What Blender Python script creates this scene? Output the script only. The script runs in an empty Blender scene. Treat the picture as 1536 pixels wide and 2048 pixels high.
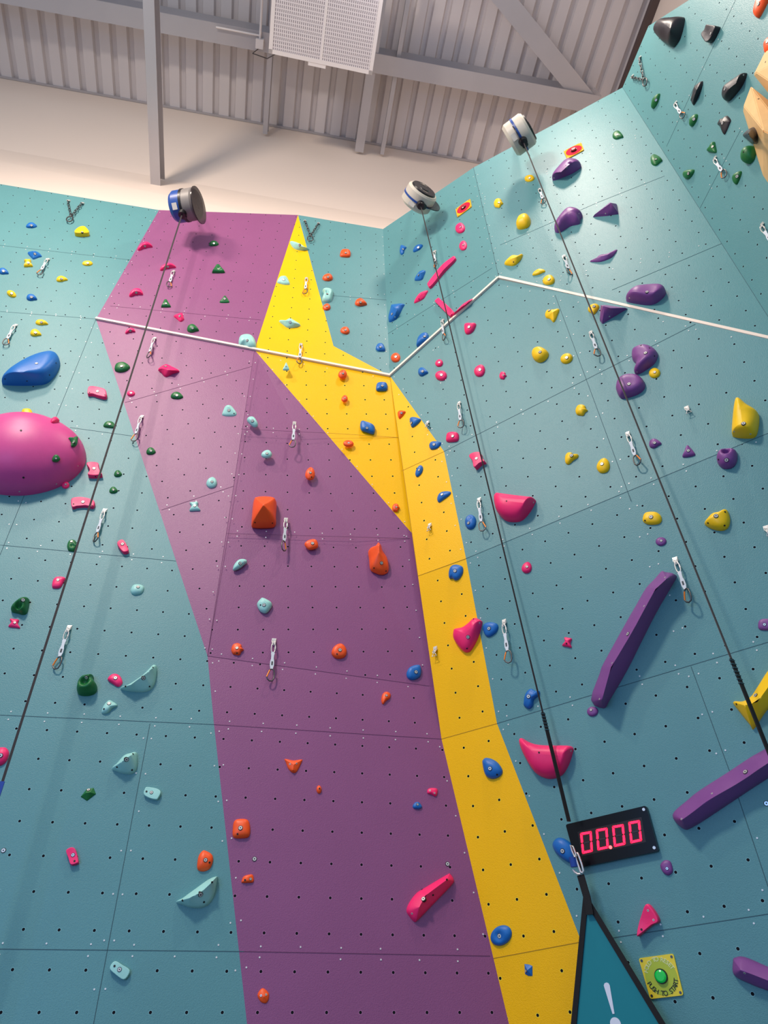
WORLD = .8
EXPO = 0.0
LIGHTS = [
 ('high_bay_lamp', (1.6, 1.6, 12.5), (1.8, 3.4, 4), .6, 170, (255, 240, 226)),
 ('high_bay_lamp', (-3.9, 1.2, 11.0), (-1.8, 4.8, 4), .5, 120, (255, 236, 218)),
 ('high_bay_lamp', (-3.4, -1.8, 10.6), (-1.6, 4.5, 5.5), 1.0, 540, (255, 240, 226)),
 ('window_light', (-4.2, -4.6, 2.4), (-1.8, 4.6, 0), 3.0, 220, (96, 172, 255)),
]
import bpy, bmesh, math, random
import numpy as np
from mathutils import Vector, Matrix
from mathutils.bvhtree import BVHTree
random.seed(7)
S = bpy.context.scene
COL = S.collection
# ------------------------------------------------------------------ camera
F = 1420.0; CX = 768.0; CY = 1024.0; CAMZ = 1.6
CAM = np.array([0, 0, CAMZ])
_z = np.array([721-768, 699+1024, F], float)
_up = _z/np.linalg.norm(_z)
_fw = np.array([0, 0, 1.0]); _fw = _fw-_fw.dot(_up)*_up; _fw /= np.linalg.norm(_fw)
_rt = np.cross(_up, _fw)
if _rt[0] < 0: _rt = -_rt
R = np.array([_rt, _fw, _up])
def ray(x, y):
    return R@np.array([x-CX, CY-y, F])
cam = bpy.data.cameras.new('camera'); camo = bpy.data.objects.new('camera', cam); COL.objects.link(camo)
r_, u_, b_ = R@np.array([1, 0, 0.]), R@np.array([0, 1, 0.]), -(R@np.array([0, 0, 1.]))
camo.matrix_world = Matrix(((r_[0], u_[0], b_[0], 0), (r_[1], u_[1], b_[1], 0), (r_[2], u_[2], b_[2], CAMZ), (0, 0, 0, 1)))
cam.sensor_fit = 'VERTICAL'; cam.sensor_height = 36; cam.lens = F/2048*36
S.camera = camo
# ------------------------------------------------------------------ materials
def lin(c):
    return tuple(((v/255)/12.92 if v/255 <= .04045 else ((v/255+.055)/1.055)**2.4) for v in c)+(1.0,)
MATS = {}
def mat(name, rgb, rough=.5, metal=0, spec=.5, emit=0, noise=0, nscale=40, bump=0, bscale=300, alpha=1, coat=0):
    if name in MATS: return MATS[name]
    m = bpy.data.materials.new(name); m.use_nodes = True
    nt = m.node_tree; b = nt.nodes['Principled BSDF']
    b.inputs['Base Color'].default_value = lin(rgb); b.inputs['Roughness'].default_value = rough
    b.inputs['Metallic'].default_value = metal; b.inputs['Specular IOR Level'].default_value = spec
    if coat: b.inputs['Coat Weight'].default_value = coat
    if alpha < 1: b.inputs['Alpha'].default_value = alpha
    if emit:
        b.inputs['Emission Color'].default_value = lin(rgb); b.inputs['Emission Strength'].default_value = emit
    if noise:
        tc = nt.nodes.new('ShaderNodeTexCoord'); n = nt.nodes.new('ShaderNodeTexNoise'); n.inputs['Scale'].default_value = nscale
        n.inputs['Detail'].default_value = 5
        nt.links.new(tc.outputs['Object'], n.inputs['Vector'])
        mx = nt.nodes.new('ShaderNodeMixRGB'); mx.blend_type = 'MULTIPLY'; mx.inputs[0].default_value = 1
        mx.inputs[1].default_value = lin(rgb)
        mr = nt.nodes.new('ShaderNodeMapRange'); mr.inputs['To Min'].default_value = 1-noise; mr.inputs['To Max'].default_value = 1+noise
        nt.links.new(n.outputs['Fac'], mr.inputs['Value']); nt.links.new(mr.outputs[0], mx.inputs[2]); nt.links.new(mx.outputs[0], b.inputs['Base Color'])
    if bump:
        tc = nt.nodes.new('ShaderNodeTexCoord'); n = nt.nodes.new('ShaderNodeTexNoise'); n.inputs['Scale'].default_value = bscale
        bp = nt.nodes.new('ShaderNodeBump'); bp.inputs['Strength'].default_value = bump; bp.inputs['Distance'].default_value = .002
        nt.links.new(tc.outputs['Object'], n.inputs['Vector']); nt.links.new(n.outputs['Fac'], bp.inputs['Height']); nt.links.new(bp.outputs[0], b.inputs['Normal'])
    MATS[name] = m
    return m
def wallmat(name, rgb, spec=.42):
    """painted plywood with the T-nut holes of the bolt grid (UV = grid cells of 0.2 m)"""
    m = bpy.data.materials.new(name); m.use_nodes = True; MATS[name] = m
    nt = m.node_tree; N = nt.nodes; L = nt.links; b = N['Principled BSDF']
    b.inputs['Roughness'].default_value = .42; b.inputs['Specular IOR Level'].default_value = .42
    uv = N.new('ShaderNodeUVMap'); uv.uv_map = 'UVMap'
    tc = N.new('ShaderNodeTexCoord')
    def vm(op, a, c=None):
        n = N.new('ShaderNodeVectorMath'); n.operation = op
        L.new(a, n.inputs[0])
        if c is not None: n.inputs[1].default_value = c
        return n
    def mt(op, a, c, d=None):
        n = N.new('ShaderNodeMath'); n.operation = op
        for i, v in enumerate((a, c, d)):
            if v is None: continue
            if isinstance(v, (int, float)): n.inputs[i].default_value = v
            else: L.new(v, n.inputs[i])
        return n.outputs[0]
    # per-row drift of the grid, so that it is not machine perfect
    a = vm('ADD', uv.outputs[0], (.5, .5, 0)); fr = vm('FRACTION', a.outputs[0]); c = vm('SUBTRACT', fr.outputs[0], (.5, .5, 0))
    sc = vm('MULTIPLY', c.outputs[0], (.2, .2, 0)); ln = N.new('ShaderNodeVectorMath'); ln.operation = 'LENGTH'; L.new(sc.outputs[0], ln.inputs[0])
    hole = mt('LESS_THAN', ln.outputs['Value'], .0086)
    ring = mt('LESS_THAN', ln.outputs['Value'], .0112)
    # base colour with faint mottling
    n1 = N.new('ShaderNodeTexNoise'); n1.inputs['Scale'].default_value = 2.2; n1.inputs['Detail'].default_value = 6; L.new(tc.outputs['Object'], n1.inputs['Vector'])
    n2 = N.new('ShaderNodeTexNoise'); n2.inputs['Scale'].default_value = 160; n2.inputs['Detail'].default_value = 3; L.new(tc.outputs['Object'], n2.inputs['Vector'])
    f = mt('ADD', mt('MULTIPLY', n1.outputs['Fac'], .14), mt('MULTIPLY', n2.outputs['Fac'], .22)); f = mt('ADD', f, .82)
    mx = N.new('ShaderNodeMixRGB'); mx.blend_type = 'MULTIPLY'; mx.inputs[0].default_value = 1; mx.inputs[1].default_value = lin(rgb); L.new(f, mx.inputs[2])
    m2 = N.new('ShaderNodeMixRGB'); L.new(ring, m2.inputs[0]); L.new(mx.outputs[0], m2.inputs[1])
    m2.inputs[2].default_value = tuple(min(1, v*1.4+.06) for v in lin(rgb)[:3])+(1,)
    m3 = N.new('ShaderNodeMixRGB'); L.new(hole, m3.inputs[0]); L.new(m2.outputs[0], m3.inputs[1]); m3.inputs[2].default_value = (.012, .012, .016, 1)
    L.new(m3.outputs[0], b.inputs['Base Color'])
    L.new(mt('MULTIPLY', mt('SUBTRACT', 1.0, hole), spec), b.inputs['Specular IOR Level'])
    bp = N.new('ShaderNodeBump'); bp.inputs['Strength'].default_value = .55; bp.inputs['Distance'].default_value = .003
    L.new(n2.outputs['Fac'], bp.inputs['Height']); L.new(bp.outputs[0], b.inputs['Normal'])
    return m
wallmat('teal_paint', (90, 144, 147)); wallmat('purple_paint', (141, 79, 123)); wallmat('yellow_paint', (255, 192, 0), .24)
mat('edge_ply', (120, 98, 74), .7); mat('seam', (54, 88, 96), .8); mat('seam_purple', (98, 48, 86), .8); mat('seam_yellow', (176, 132, 10), .8)
mat('screw', (222, 222, 218), .4, .1); mat('steel', (214, 212, 206), .32, .45); mat('steel_dark', (96, 94, 94), .35, .8)
mat('socket', (14, 14, 16), .6); mat('orange_anod', (236, 128, 36), .35, .3); mat('sling', (214, 220, 224), .8); mat('sling_mark', (74, 80, 82), .8)
mat('strip', (244, 226, 208), .5); mat('web_black', (16, 15, 16), .8, bump=.4, bscale=400); mat('web_grey', (84, 76, 74), .8); mat('web_blue', (24, 66, 150), .8)
PAL = {'b': ('blue', (18, 106, 184)), 'y': ('yellow', (255, 204, 10)), 'r': ('hot pink', (255, 40, 112)), 'g': ('dark green', (22, 108, 50)),
       'o': ('orange', (255, 90, 28)), 'p': ('purple', (130, 72, 140)), 'k': ('black', (34, 30, 36)), 'm': ('pale mint', (160, 216, 206)),
       'P': ('magenta pink', (212, 74, 142))}
for k, (n, c) in PAL.items(): mat('hold_'+n.replace(' ', '_'), c, .42, 0, .45, noise=.06, nscale=18, bump=.25, bscale=260)
# ------------------------------------------------------------------ object helpers
def link(name, me, mats=(), parent=None):
    o = bpy.data.objects.new(name, me); COL.objects.link(o)
    for m in mats: me.materials.append(MATS[m] if isinstance(m, str) else m)
    if parent is not None: o.parent = parent
    return o
def tag(o, label=None, cat=None, group=None, kind=None):
    if label: o['label'] = label
    if cat: o['category'] = cat
    if group: o['group'] = group
    if kind: o['kind'] = kind
    return o
def empty(name, loc, rot=None):
    o = bpy.data.objects.new(name, None); COL.objects.link(o); o.empty_display_size = .05
    if rot is not None: o.matrix_world = Matrix.Translation(loc) @ rot.to_4x4()
    else: o.location = loc
    return o
class MB:
    def __init__(s): s.v = []; s.f = []; s.m = []; s.sm = []
    def add(s, vs, fs, mi=0, smooth=False):
        k = len(s.v); s.v += [tuple(map(float, p)) for p in vs]
        for f in fs: s.f.append(tuple(i+k for i in f)); s.m.append(mi); s.sm.append(smooth)
    def box(s, c, dx, dy, dz, mi=0):
        """c centre, dx dy dz full edge vectors"""
        c, dx, dy, dz = map(lambda q: np.array(q, float), (c, dx, dy, dz)); v = []
        for a in (-.5, .5):
            for b in (-.5, .5):
                for e in (-.5, .5): v.append(c+a*dx+b*dy+e*dz)
        s.add(v, [(0, 1, 3, 2), (4, 6, 7, 5), (0, 4, 5, 1), (2, 3, 7, 6), (0, 2, 6, 4), (1, 5, 7, 3)], mi)
    def cyl(s, a, b, r, n=16, mi=0, r2=None, cap=True, smooth=True):
        a = np.array(a, float); b = np.array(b, float); d = b-a; d /= np.linalg.norm(d)
        t = np.array([0, 0, 1.]) if abs(d[2]) < .9 else np.array([1., 0, 0]); x = np.cross(d, t); x /= np.linalg.norm(x); y = np.cross(d, x)
        r2 = r if r2 is None else r2; v = []
        for i in range(n):
            c, q = math.cos(2*math.pi*i/n), math.sin(2*math.pi*i/n); v.append(a+r*(c*x+q*y))
        for i in range(n):
            c, q = math.cos(2*math.pi*i/n), math.sin(2*math.pi*i/n); v.append(b+r2*(c*x+q*y))
        s.add(v, [(i, (i+1) % n, n+(i+1) % n, n+i) for i in range(n)], mi, smooth)
        if cap: s.add(v, [tuple(range(n))[::-1], tuple(range(n, 2*n))], mi)
    def tube(s, pts, r, n=8, mi=0, closed=False, flat=None):
        """sweep; flat=(w,t,normal) gives a rectangular strap"""
        P = [np.array(p, float) for p in pts]; m = len(P); v = []; ref = None
        for i in range(m):
            if closed: d = P[(i+1) % m]-P[i-1]
            else: d = P[min(i+1, m-1)]-P[max(i-1, 0)]
            d /= np.linalg.norm(d)
            if ref is None:
                t = np.array([0, 0, 1.]) if abs(d[2]) < .9 else np.array([1., 0, 0])
                if flat: t = np.array(flat[2], float)
                ref = np.cross(d, t)
            x = ref-ref.dot(d)*d; x /= np.linalg.norm(x); ref = x; y = np.cross(d, x)
            if flat:
                for a, b in ((-1, -1), (1, -1), (1, 1), (-1, 1)): v.append(P[i]+x*a*flat[0]/2+y*b*flat[1]/2)
            else:
                for k in range(n): v.append(P[i]+r*(math.cos(2*math.pi*k/n)*x+math.sin(2*math.pi*k/n)*y))
        if flat: n = 4
        fs = []
        for i in range(m if closed else m-1):
            j = (i+1) % m
            for k in range(n): fs.append((i*n+k, i*n+(k+1) % n, j*n+(k+1) % n, j*n+k))
        s.add(v, fs, mi, not flat)
        if not closed: s.add(v, [tuple(range(n))[::-1], tuple(range((m-1)*n, m*n))], mi)
    def prism(s, poly, off, mi=0, mside=None):
        """poly 3D points (planar), extruded by off vector"""
        n = len(poly); off = np.array(off, float); v = [np.array(p, float) for p in poly]; w = [p+off for p in v]
        s.add(v+w, [tuple(range(n))], mi); s.add(v+w, [tuple(range(n, 2*n))[::-1]], mi if mside is None else mside)
        s.add(v+w, [(i, n+i, n+(i+1) % n, (i+1) % n) for i in range(n)], mi if mside is None else mside)
    def build(s, name, mats, parent=None, origin=None, fix=True):
        me = bpy.data.meshes.new(name); v = np.array(s.v)
        if origin is not None: v = v-np.array(origin)
        me.from_pydata([tuple(p) for p in v], [], s.f); me.update()
        for p, mi, sm in zip(me.polygons, s.m, s.sm): p.material_index = mi; p.use_smooth = sm
        if fix:
            bm = bmesh.new(); bm.from_mesh(me); bmesh.ops.recalc_face_normals(bm, faces=bm.faces); bm.to_mesh(me); bm.free()
        o = link(name, me, mats, parent)
        if origin is not None and parent is None: o.location = origin
        return o
# ------------------------------------------------------------------ facets (planes of the wall)
class Facet:
    def __init__(s, p0, p1, p2):
        n = np.cross(p1-p0, p2-p0); n /= np.linalg.norm(n)
        if n.dot(CAM-p0) < 0: n = -n
        s.N = n; s.d = n.dot(p0)
        u = np.cross([0, 0, 1.], n); u /= np.linalg.norm(u); s.U = u; s.V = np.cross(n, u)
        s.o = p0
        s.g = None
    def at(s, x, y, h=0.0):
        v = ray(x, y); return CAM+v*((s.d+h-s.N.dot(CAM))/s.N.dot(v))
    def uv(s, p): return np.array([(p-s.o).dot(s.U), (p-s.o).dot(s.V)])
    def xyz(s, q, h=0.0): return s.o+s.U*q[0]+s.V*q[1]+s.N*h
    def grid(s, a, b, n):
        A, B = s.at(*a), s.at(*b); e = (B-A); sp = np.linalg.norm(e)/n; e /= np.linalg.norm(e)
        if abs(e.dot(s.U)) < abs(e.dot(s.V)): e = np.cross(e, s.N)
        s.g = (A, e, np.cross(s.N, e)); s.sp = sp
        print('grid spacing', round(sp, 3))
        return s
    def guv(s, p):
        sp = s.sp
        A, e, f = s.g; return ((p-A).dot(e)/sp, (p-A).dot(f)/sp)
nA = np.array([-math.sin(math.radians(10.3)), math.cos(math.radians(10.3)), 0]); dA = 5.05225
def PLn(x, y, n, d):
    v = ray(x, y); return CAM+v*((d-n.dot(CAM)*1)/v.dot(n)) if False else CAM+v*(d/v.dot(n))
def HH(x, y, h):
    v = ray(x, y); return CAM+v*h/v[2]
V = {}
for k, p in dict(a1=(415, 1312), a2=(858, 1372), a3=(883, 1478), a4=(1018, 2048), a5=(192, 638), a0=(0, 1110)).items(): V[k] = PLn(*p, nA, dA)
def vpn(u, h):
    a = ray(*u); b = ray(*h); n = np.cross(a, b); n /= np.linalg.norm(n)
    return n if n.dot(ray(768, 1024)) > 0 else -n
def thr(n, p, q):
    e = q-p; e /= np.linalg.norm(e); m = n-n.dot(e)*e; return m/np.linalg.norm(m)
mR = thr(vpn((508, -1180), (-2394, 2429)), V['a2'], V['a4']); dR = mR.dot(V['a2']-CAM)
def onR(x, y, lift=0):
    v = ray(x, y); p = CAM+v*(dR/v.dot(mR)); return CAM+(p-CAM)*(1-lift/np.linalg.norm(p-CAM))
V['C'] = onR(780, 752); V['D'] = onR(998, 556); V['E'] = onR(1640, 701.6)
HT = 8.96
V['q2'] = onR(836, 1152, .07); V['e2'] = onR(1640, 823.3, .10)
V['q3'] = V['a3']; V['e3'] = onR(1640, 1253.2)
# left side
fA = Facet(V['a1'], V['a2'], V['a5'])
fP2 = Facet(V['a1'], V['a2'], V['C'])
def lerp(a, b, t): return a+(b-a)*t
# point of the trim line a5-C seen at (509,700)
_v = ray(509, 700); _l = V['C']-V['a5']; _A = np.array([_v, -_l]).T; _s = np.linalg.lstsq(_A, V['a5']-CAM, rcond=None)[0]
V['p1'] = V['a5']+_l*_s[1]
V['p1'] = V['p1']+(fP2.at(509, 700)-V['p1'])*.35
V['D_top'] = HH(947, 335, HT)
fUR1 = Facet(V['C'], V['D'], V['D_top']); V['tC'] = fUR1.at(766, 458)
fUR2 = Facet(V['D'], V['E'], V['D_top']); V['tE'] = fUR2.at(1245, 175); V['cr'] = fUR2.at(1536, 633)
fU3 = Facet(V['C'], V['p1'], V['tC']); V['B'] = fU3.at(596, 430)
fU2 = Facet(V['a5'], V['p1'], V['B']); V['At'] = fU2.at(318, 420)
V['L'] = HH(0, 368, V['At'][2]-CAMZ)
fU1 = Facet(V['a5'], V['At'], V['L']); V['M'] = fU1.at(0, 623)
fP1 = Facet(V['a1'], V['a5'], V['p1'])
fT0 = Facet(V['a0'], V['a5'], V['M'])
fR1 = Facet(V['C'], V['q2'], V['e2']) if False else Facet(V['C'], V['D'], V['q2'])
V['e2'] = fR1.at(1640, 823.3)
fR2 = Facet(V['q2'], V['e2'], V['a3']); V['e3'] = fR2.at(1640, 1253.2)
fR3 = Facet(V['a3'], V['e3'], V['a4'])
V['Ex'] = fR1.at(1640, 701.6)
_hd = ray(400, 2203); _hd[2] = 0
fFR = Facet(V['tE'], V['cr'], V['tE']+_hd/np.linalg.norm(_hd))
for k in V: print(k, V[k].round(2))
for n, f in dict(A=fA, P2=fP2, P1=fP1, T0=fT0, U1=fU1, U2=fU2, U3=fU3, UR1=fUR1, UR2=fUR2, R1=fR1, R2=fR2, R3=fR3, FR=fFR).items(): print(n, f.N.round(3))
fA.grid((721, 2025), (515, 2025), 3); fP2.grid((475.6, 1258.6), (772, 1257), 6); fP1.grid((313.8, 803.4), (380.5, 981.8), 6)
fT0.grid((131, 726.8), (97.7, 805.7), 3); fU1.grid((74.5, 575.5), (188, 592.5), 3); fU2.grid((456.6, 580.5), (526, 585), 2)
fU3.grid((722.6, 626.4), (723.2, 690.5), 3); fUR1.grid((903.6, 552), (909.6, 594), 2); fUR2.grid((1283.7, 456), (1343.8, 574.5), 5)
fR1.grid((1070.6, 828), (1100.6, 934.4), 3); fR2.grid((882, 1202.7), (919, 1435.5), 5); fR3.grid((919, 1441), (946, 1612), 3); fFR.grid((1438.5, 5.5), (1516, 77.5), 5)
# ------------------------------------------------------------------ wall panels
def wall(name, label, material, faces, off=.03):
    """faces: list of (facet, [pixel or 3D points])"""
    me = bpy.data.meshes.new(name); bm = bmesh.new(); uvl = bm.loops.layers.uv.new('UVMap')
    for fc, poly in faces:
        P = [fc.at(*p) if len(p) == 2 else np.array(p) for p in poly]; Q = [p-fc.N*off for p in P]
        a = [bm.verts.new(p) for p in P]; b = [bm.verts.new(p) for p in Q]; n = len(P)
        f = bm.faces.new(a); f.normal_update()
        if f.normal.dot(Vector(fc.N)) < 0: f.normal_flip()
        for lp in f.loops: lp[uvl].uv = fc.guv(np.array(lp.vert.co))
        g = bm.faces.new(b); g.material_index = 1
        for lp in g.loops: lp[uvl].uv = (.5, .5)
        for i in range(n):
            h = bm.faces.new((a[i], a[(i+1) % n], b[(i+1) % n], b[i])); h.material_index = 1
            for lp in h.loops: lp[uvl].uv = (.5, .5)
    bm.to_mesh(me); bm.free()
    o = link(name, me, (material, 'edge_ply')); tag(o, label, kind='structure'); return o
# lower ends reach the floor
def drop(p, q, z=0.0):
    """continue p->q down to height z"""
    return p+(q-p)*((z-p[2])/(q[2]-p[2]))
bot_corner = drop(V['a3'], V['a4']); b494 = fA.at(494, 2048); b428 = fA.at(428, 1449); bot_pt = drop(b428, b494)
left_bot = np.array([-5.2, 0, 0.]); left_bot[1] = (dA-nA[0]*left_bot[0])/nA[1]
left_a0 = drop(V['a5'], V['a0']); lf = lambda p, x: p  # placeholder
wT = wall('wall_left', 'teal painted plywood climbing wall at the lower left', 'teal_paint',
     [(fA, [V['a5'], V['a1'], b428, bot_pt, left_a0]),
      (fT0, [V['a5'], left_a0, fT0.xyz(fT0.uv(left_a0)+np.array([-3.2, 0])), fT0.at(-420, 590), V['M']])])
wP = wall('wall_left_purple', 'large purple section of the climbing wall, widest at mid height', 'purple_paint',
     [(fA, [V['a1'], V['a2'], (868, 1373), (893, 1478), V['a3'], bot_corner, bot_pt, b428]),
      (fP2, [V['a1'], V['p1'], (818, 1060), (828, 1070), (868, 1373)]), (fP1, [V['a1'], V['a5'], V['p1']])])
wU2 = wall('wall_left_purple_top', 'upper purple section beneath the blue belay device', 'purple_paint', [(fU2, [V['a5'], V['p1'], V['B'], V['At']])])
wU1 = wall('wall_left_teal_top', 'upper left teal section under the cream bulkhead', 'teal_paint', [(fU1, [V['a5'], V['At'], V['L'], fU1.at(-420, 300), fU1.at(-420, 590), V['M']])])
yb = [V['C'], (888, 903)]
r2a = (932, 1117)
wY = wall('wall_right_yellow', 'long yellow band bending down the inner corner', 'yellow_paint',
     [(fP2, [V['p1'], V['C'], (790, 752), (828, 1070), (818, 1060)]), (fR1, [V['C'], (888, 903), (932, 1117), V['q2']]),
      (fR2, [V['q2'], (932, 1117), (994, 1447), V['a3']]),
      (fR3, [V['a3'], (994, 1447), (1161, 1879), drop(fR3.at(1161, 1879), fR3.at(1215, 2048)), bot_corner])])
wU3 = wall('wall_left_yellow_top', 'yellow triangle pointing up to the bulkhead', 'yellow_paint', [(fU3, [V['p1'], V['C'], (667, 692), V['B']])])
wU4 = wall('wall_left_teal_corner', 'narrow teal section between yellow triangle and inner corner', 'teal_paint', [(fU3, [V['B'], (667, 692), V['C'], V['tC']])])
eflo = drop(V['e3'], fR3.at(1640, 2048))
def EXT(p, fc):
    d = fc.U if fc.U.dot(V['e3']-V['a3']) > 0 else -fc.U
    return p+d*1.3
wR = wall('wall_right', 'tall teal overhanging climbing wall on the right', 'teal_paint',
     [(fR1, [V['C'], V['D'], V['Ex'], V['e2'], (932, 1117), (888, 903)]),
      (fR2, [(932, 1117), V['e2'], V['e3'], (994, 1447)]),
      (fR3, [(994, 1447), V['e3'], drop(V['e3'], fR3.at(1640, 2048)), drop(fR3.at(1161, 1879), fR3.at(1215, 2048)), (1161, 1879)]),
      (fR1, [V['Ex'], EXT(V['Ex'], fR1), EXT(V['e2'], fR1), V['e2']]), (fR2, [V['e2'], EXT(V['e2'], fR2), EXT(V['e3'], fR2), V['e3']]), (fR3, [V['e3'], EXT(V['e3'], fR3), EXT(eflo, fR3), eflo])])
wUR1 = wall('wall_right_top', 'upper teal section right of the inner corner, in half shade', 'teal_paint', [(fUR1, [V['C'], V['D'], V['D_top'], V['tC']])])
crx = fUR2.at(1569.4, 685.6)
wUR2 = wall('wall_right_glossy', 'upper right teal section with a bright lamp reflection', 'teal_paint', [(fUR2, [V['D'], crx, V['tE'], V['D_top']])])
frA = fFR.uv(crx); 
wFR = wall('wall_far_right', 'teal side wall at the top right corner', 'teal_paint',
     [(fFR, [V['tE'], crx, fFR.xyz(frA+np.array([3.2, -.4])), fFR.xyz(np.array([frA[0]+3.2, fFR.uv(fFR.at(1378, 0))[1]-.3])), fFR.at(1500, -80), (1378, 0), (1297, 52)]),
      (fFR, [crx, fFR.xyz(frA+np.array([3.2, -.4])), fFR.xyz(np.array([frA[0]+3.2, fFR.uv(np.array([crx[0], crx[1], 0.0]))[1]])), fFR.xyz(np.array([frA[0]-1.2, fFR.uv(np.array([crx[0], crx[1], 0.0]))[1]]))])])
# ------------------------------------------------------------------ seams, screws
def seams(parent, material, lst, name='panel_seam', w=.0036):
    m = MB()
    for fc, a, b in lst:
        A = fc.at(*a, .0008) if len(a) == 2 else a+fc.N*.0008; B = fc.at(*b, .0008) if len(b) == 2 else b+fc.N*.0008
        d = B-A; L = np.linalg.norm(d); s = np.cross(d/L, fc.N)*w
        m.box((A+B)/2, d, s, fc.N*.0012)
    return m.build(name, (material,), parent)
def screws(parent, lst, name='screw_heads'):
    m = MB(); rr = random.Random(3)
    for it in lst:
        fc, a, b = it[:3]; sides = it[3] if len(it) > 3 else (1, -1); sp = it[4] if len(it) > 4 else .245
        A = fc.at(*a) if len(a) == 2 else a; B = fc.at(*b) if len(b) == 2 else b
        d = B-A; L = np.linalg.norm(d); d /= L; s = np.cross(d, fc.N); n = max(1, int((L-.1)/sp)+1)
        for i in range(n):
            for k in sides:
                if rr.random() < .04: continue
                p = A+d*(.06+i*sp+rr.uniform(-.006, .006))+s*k*(.03+rr.uniform(-.003, .003)); m.cyl(p, p+fc.N*.0025, .0052, 8)
    o = m.build(name, ('screw',), parent); tag(o, kind='stuff'); return o
vA = V['a5']; vM = V['M']
seams(wT, 'seam', [(fA, (-100, 1897), (488, 1903)), (fA, (0, 1430), (428, 1449)), (fA, (0, 1090), (352, 1122)), (fA, (140, 855), (265, 872)), (fA, (300, 1447), (187, 2048)), (fA, (187, 2048), (150, 2250)),
    (fT0, V['M'], V['a5']), (fT0, V['a5'], V['a0'])])
screws(wT, [(fA, (-20, 1897), (470, 1903)), (fA, (0, 1430), (420, 1448)), (fA, (0, 1090), (340, 1121)), (fA, (140, 855), (262, 872)), (fA, (298, 1460), (187, 2048)),
    (fA, (192, 638), (415, 1312), (-1,)), (fA, (415, 1312), (428, 1449), (-1,)), (fA, (428, 1449), (494, 2048), (-1,)), (fT0, V['M'], V['a5']), (fA, (192, 650), (0, 1110))])
seams(wP, 'seam_purple', [(fA, (488, 1903), (980, 1912)), (fA, (428, 1449), (883, 1478)), (fP2, (415, 1312), (858, 1372)), (fP2, (453, 1067), (820, 1077)), (fP2, (482, 858), (650, 866)),
    (fP2, (415, 1312), (509, 700)), (fP1, (250, 805), (503, 733)), (fP1, (323, 1020), (468, 972))])
screws(wP, [(fA, (500, 1903), (980, 1912)), (fA, (440, 1449), (870, 1477)), (fP2, (425, 1313), (850, 1371)), (fP2, (460, 1067), (818, 1077)), (fP2, (482, 858), (645, 866)),
    (fP2, (415, 1312), (509, 700)), (fP1, (250, 805), (500, 733)), (fP1, (323, 1020), (465, 972)), (fA, (428, 1449), (494, 2048), (1,)), (fP1, (192, 638), (415, 1312), (1,)),
    (fP2, (509, 705), (818, 1062), (-1,)), (fA, (883, 1478), (1018, 2048), (1,)), (fP2, (818, 1062), (858, 1372), (1,))])
seams(wU2, 'seam_purple', [(fU2, (220, 612), (522, 640))]); screws(wU2, [(fU2, (225, 612), (520, 640)), (fU2, (192, 638), (509, 700), (-1,)), (fU2, (318, 420), (192, 638), (-1,))])
seams(wU1, 'seam', [(fU1, (-50, 485), (262, 520))]); screws(wU1, [(fU1, (318, 420), (192, 638), (1,)), (fU1, (-50, 485), (255, 518)), (fU1, (0, 626), (190, 641), (-1,))])
seams(wU4, 'seam', [(fU3, (650, 590), (775, 600))]); screws(wU4, [(fU3, (690, 595), (775, 601)), (fU3, (770, 470), (779, 745), (1,), .22)])
seams(wY, 'seam_yellow', [(fP2, (655, 866), (797, 875)), (fR1, (803, 942), (888, 903)), (fR1, V['q2'], (932, 1117)), (fR3, (883, 1478), (994, 1447)), (fR3, (985, 1917), (1161, 1884)),
    (fR1, V['C'], V['q2'])], w=.004)
screws(wY, [(fR1, (780, 756), (888, 903), (1,)), (fP2, (550, 715), (770, 752), (1,)), (fR1, (888, 910), (932, 1117), (1,))])
seams(wR, 'seam', [(fR1, (888, 903), (1391, 648)), (fR2, (932, 1117), V['e2']), (fR3, (994, 1447), V['e3']), (fR3, (1190, 1881), (1700, 1803)), (fR1, (1110, 590), (1245, 955)), (fR1, (1245, 955), (1262, 1002)), (fR3, (1382, 1333), (1460, 1545)),
    (fR3, (1460, 1545), (1545, 1800))])
screws(wR, [(fR1, (888, 903), (1385, 651)), (fR2, (940, 1114), V['e2']), (fR3, (1000, 1445), V['e3']), (fR3, (1220, 1876), (1700, 1803)), (fR1, (1112, 596), (1262, 1002)), (fR2, (1262, 1002), (1382, 1333)), (fR3, (1382, 1333), (1545, 1800)),
    (fR1, (780, 752), (888, 903), (-1,)), (fR1, (888, 903), (932, 1117), (-1,)), (fR2, (932, 1117), (994, 1447), (-1,)), (fR3, (994, 1447), (1161, 1879), (-1,)),
    (fR1, (870, 690), (895, 800)), (fR1, (1010, 566), (1536, 684), (1,), .3)])
seams(wUR1, 'seam', [(fUR1, (775, 668), (984, 536)), (fUR1, V['D'], V['D_top'])], w=.004); screws(wUR1, [(fUR1, (785, 660), (980, 538)), (fUR1, (998, 556), (947, 335), (-1,))])
seams(wUR2, 'seam', [(fUR2, (1200, 403), (1329, 352)), (fUR2, (1000, 490), (1200, 403)), (fUR2, (1224, 580), (1443, 487)), (fUR2, V['tE'], crx)])
screws(wUR2, [(fUR2, (960, 400), (1329, 250)), (fUR2, (1000, 490), (1329, 352)), (fUR2, (1060, 570), (1443, 487)), (fUR2, (1245, 175), (1536, 633), (-1,)), (fUR2, (998, 556), (947, 335), (1,))])
seams(wFR, 'seam', [(fFR, (1471, 0), (1398, 153)), (fFR, (1398, 153), (1333, 293)), (fFR, (1481, 260), (1400, 416))])
screws(wFR, [(fFR, (1471, 0), (1340, 280)), (fFR, (1490, 245), (1405, 405)), (fFR, (1245, 175), (1536, 633), (1,))])
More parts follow.
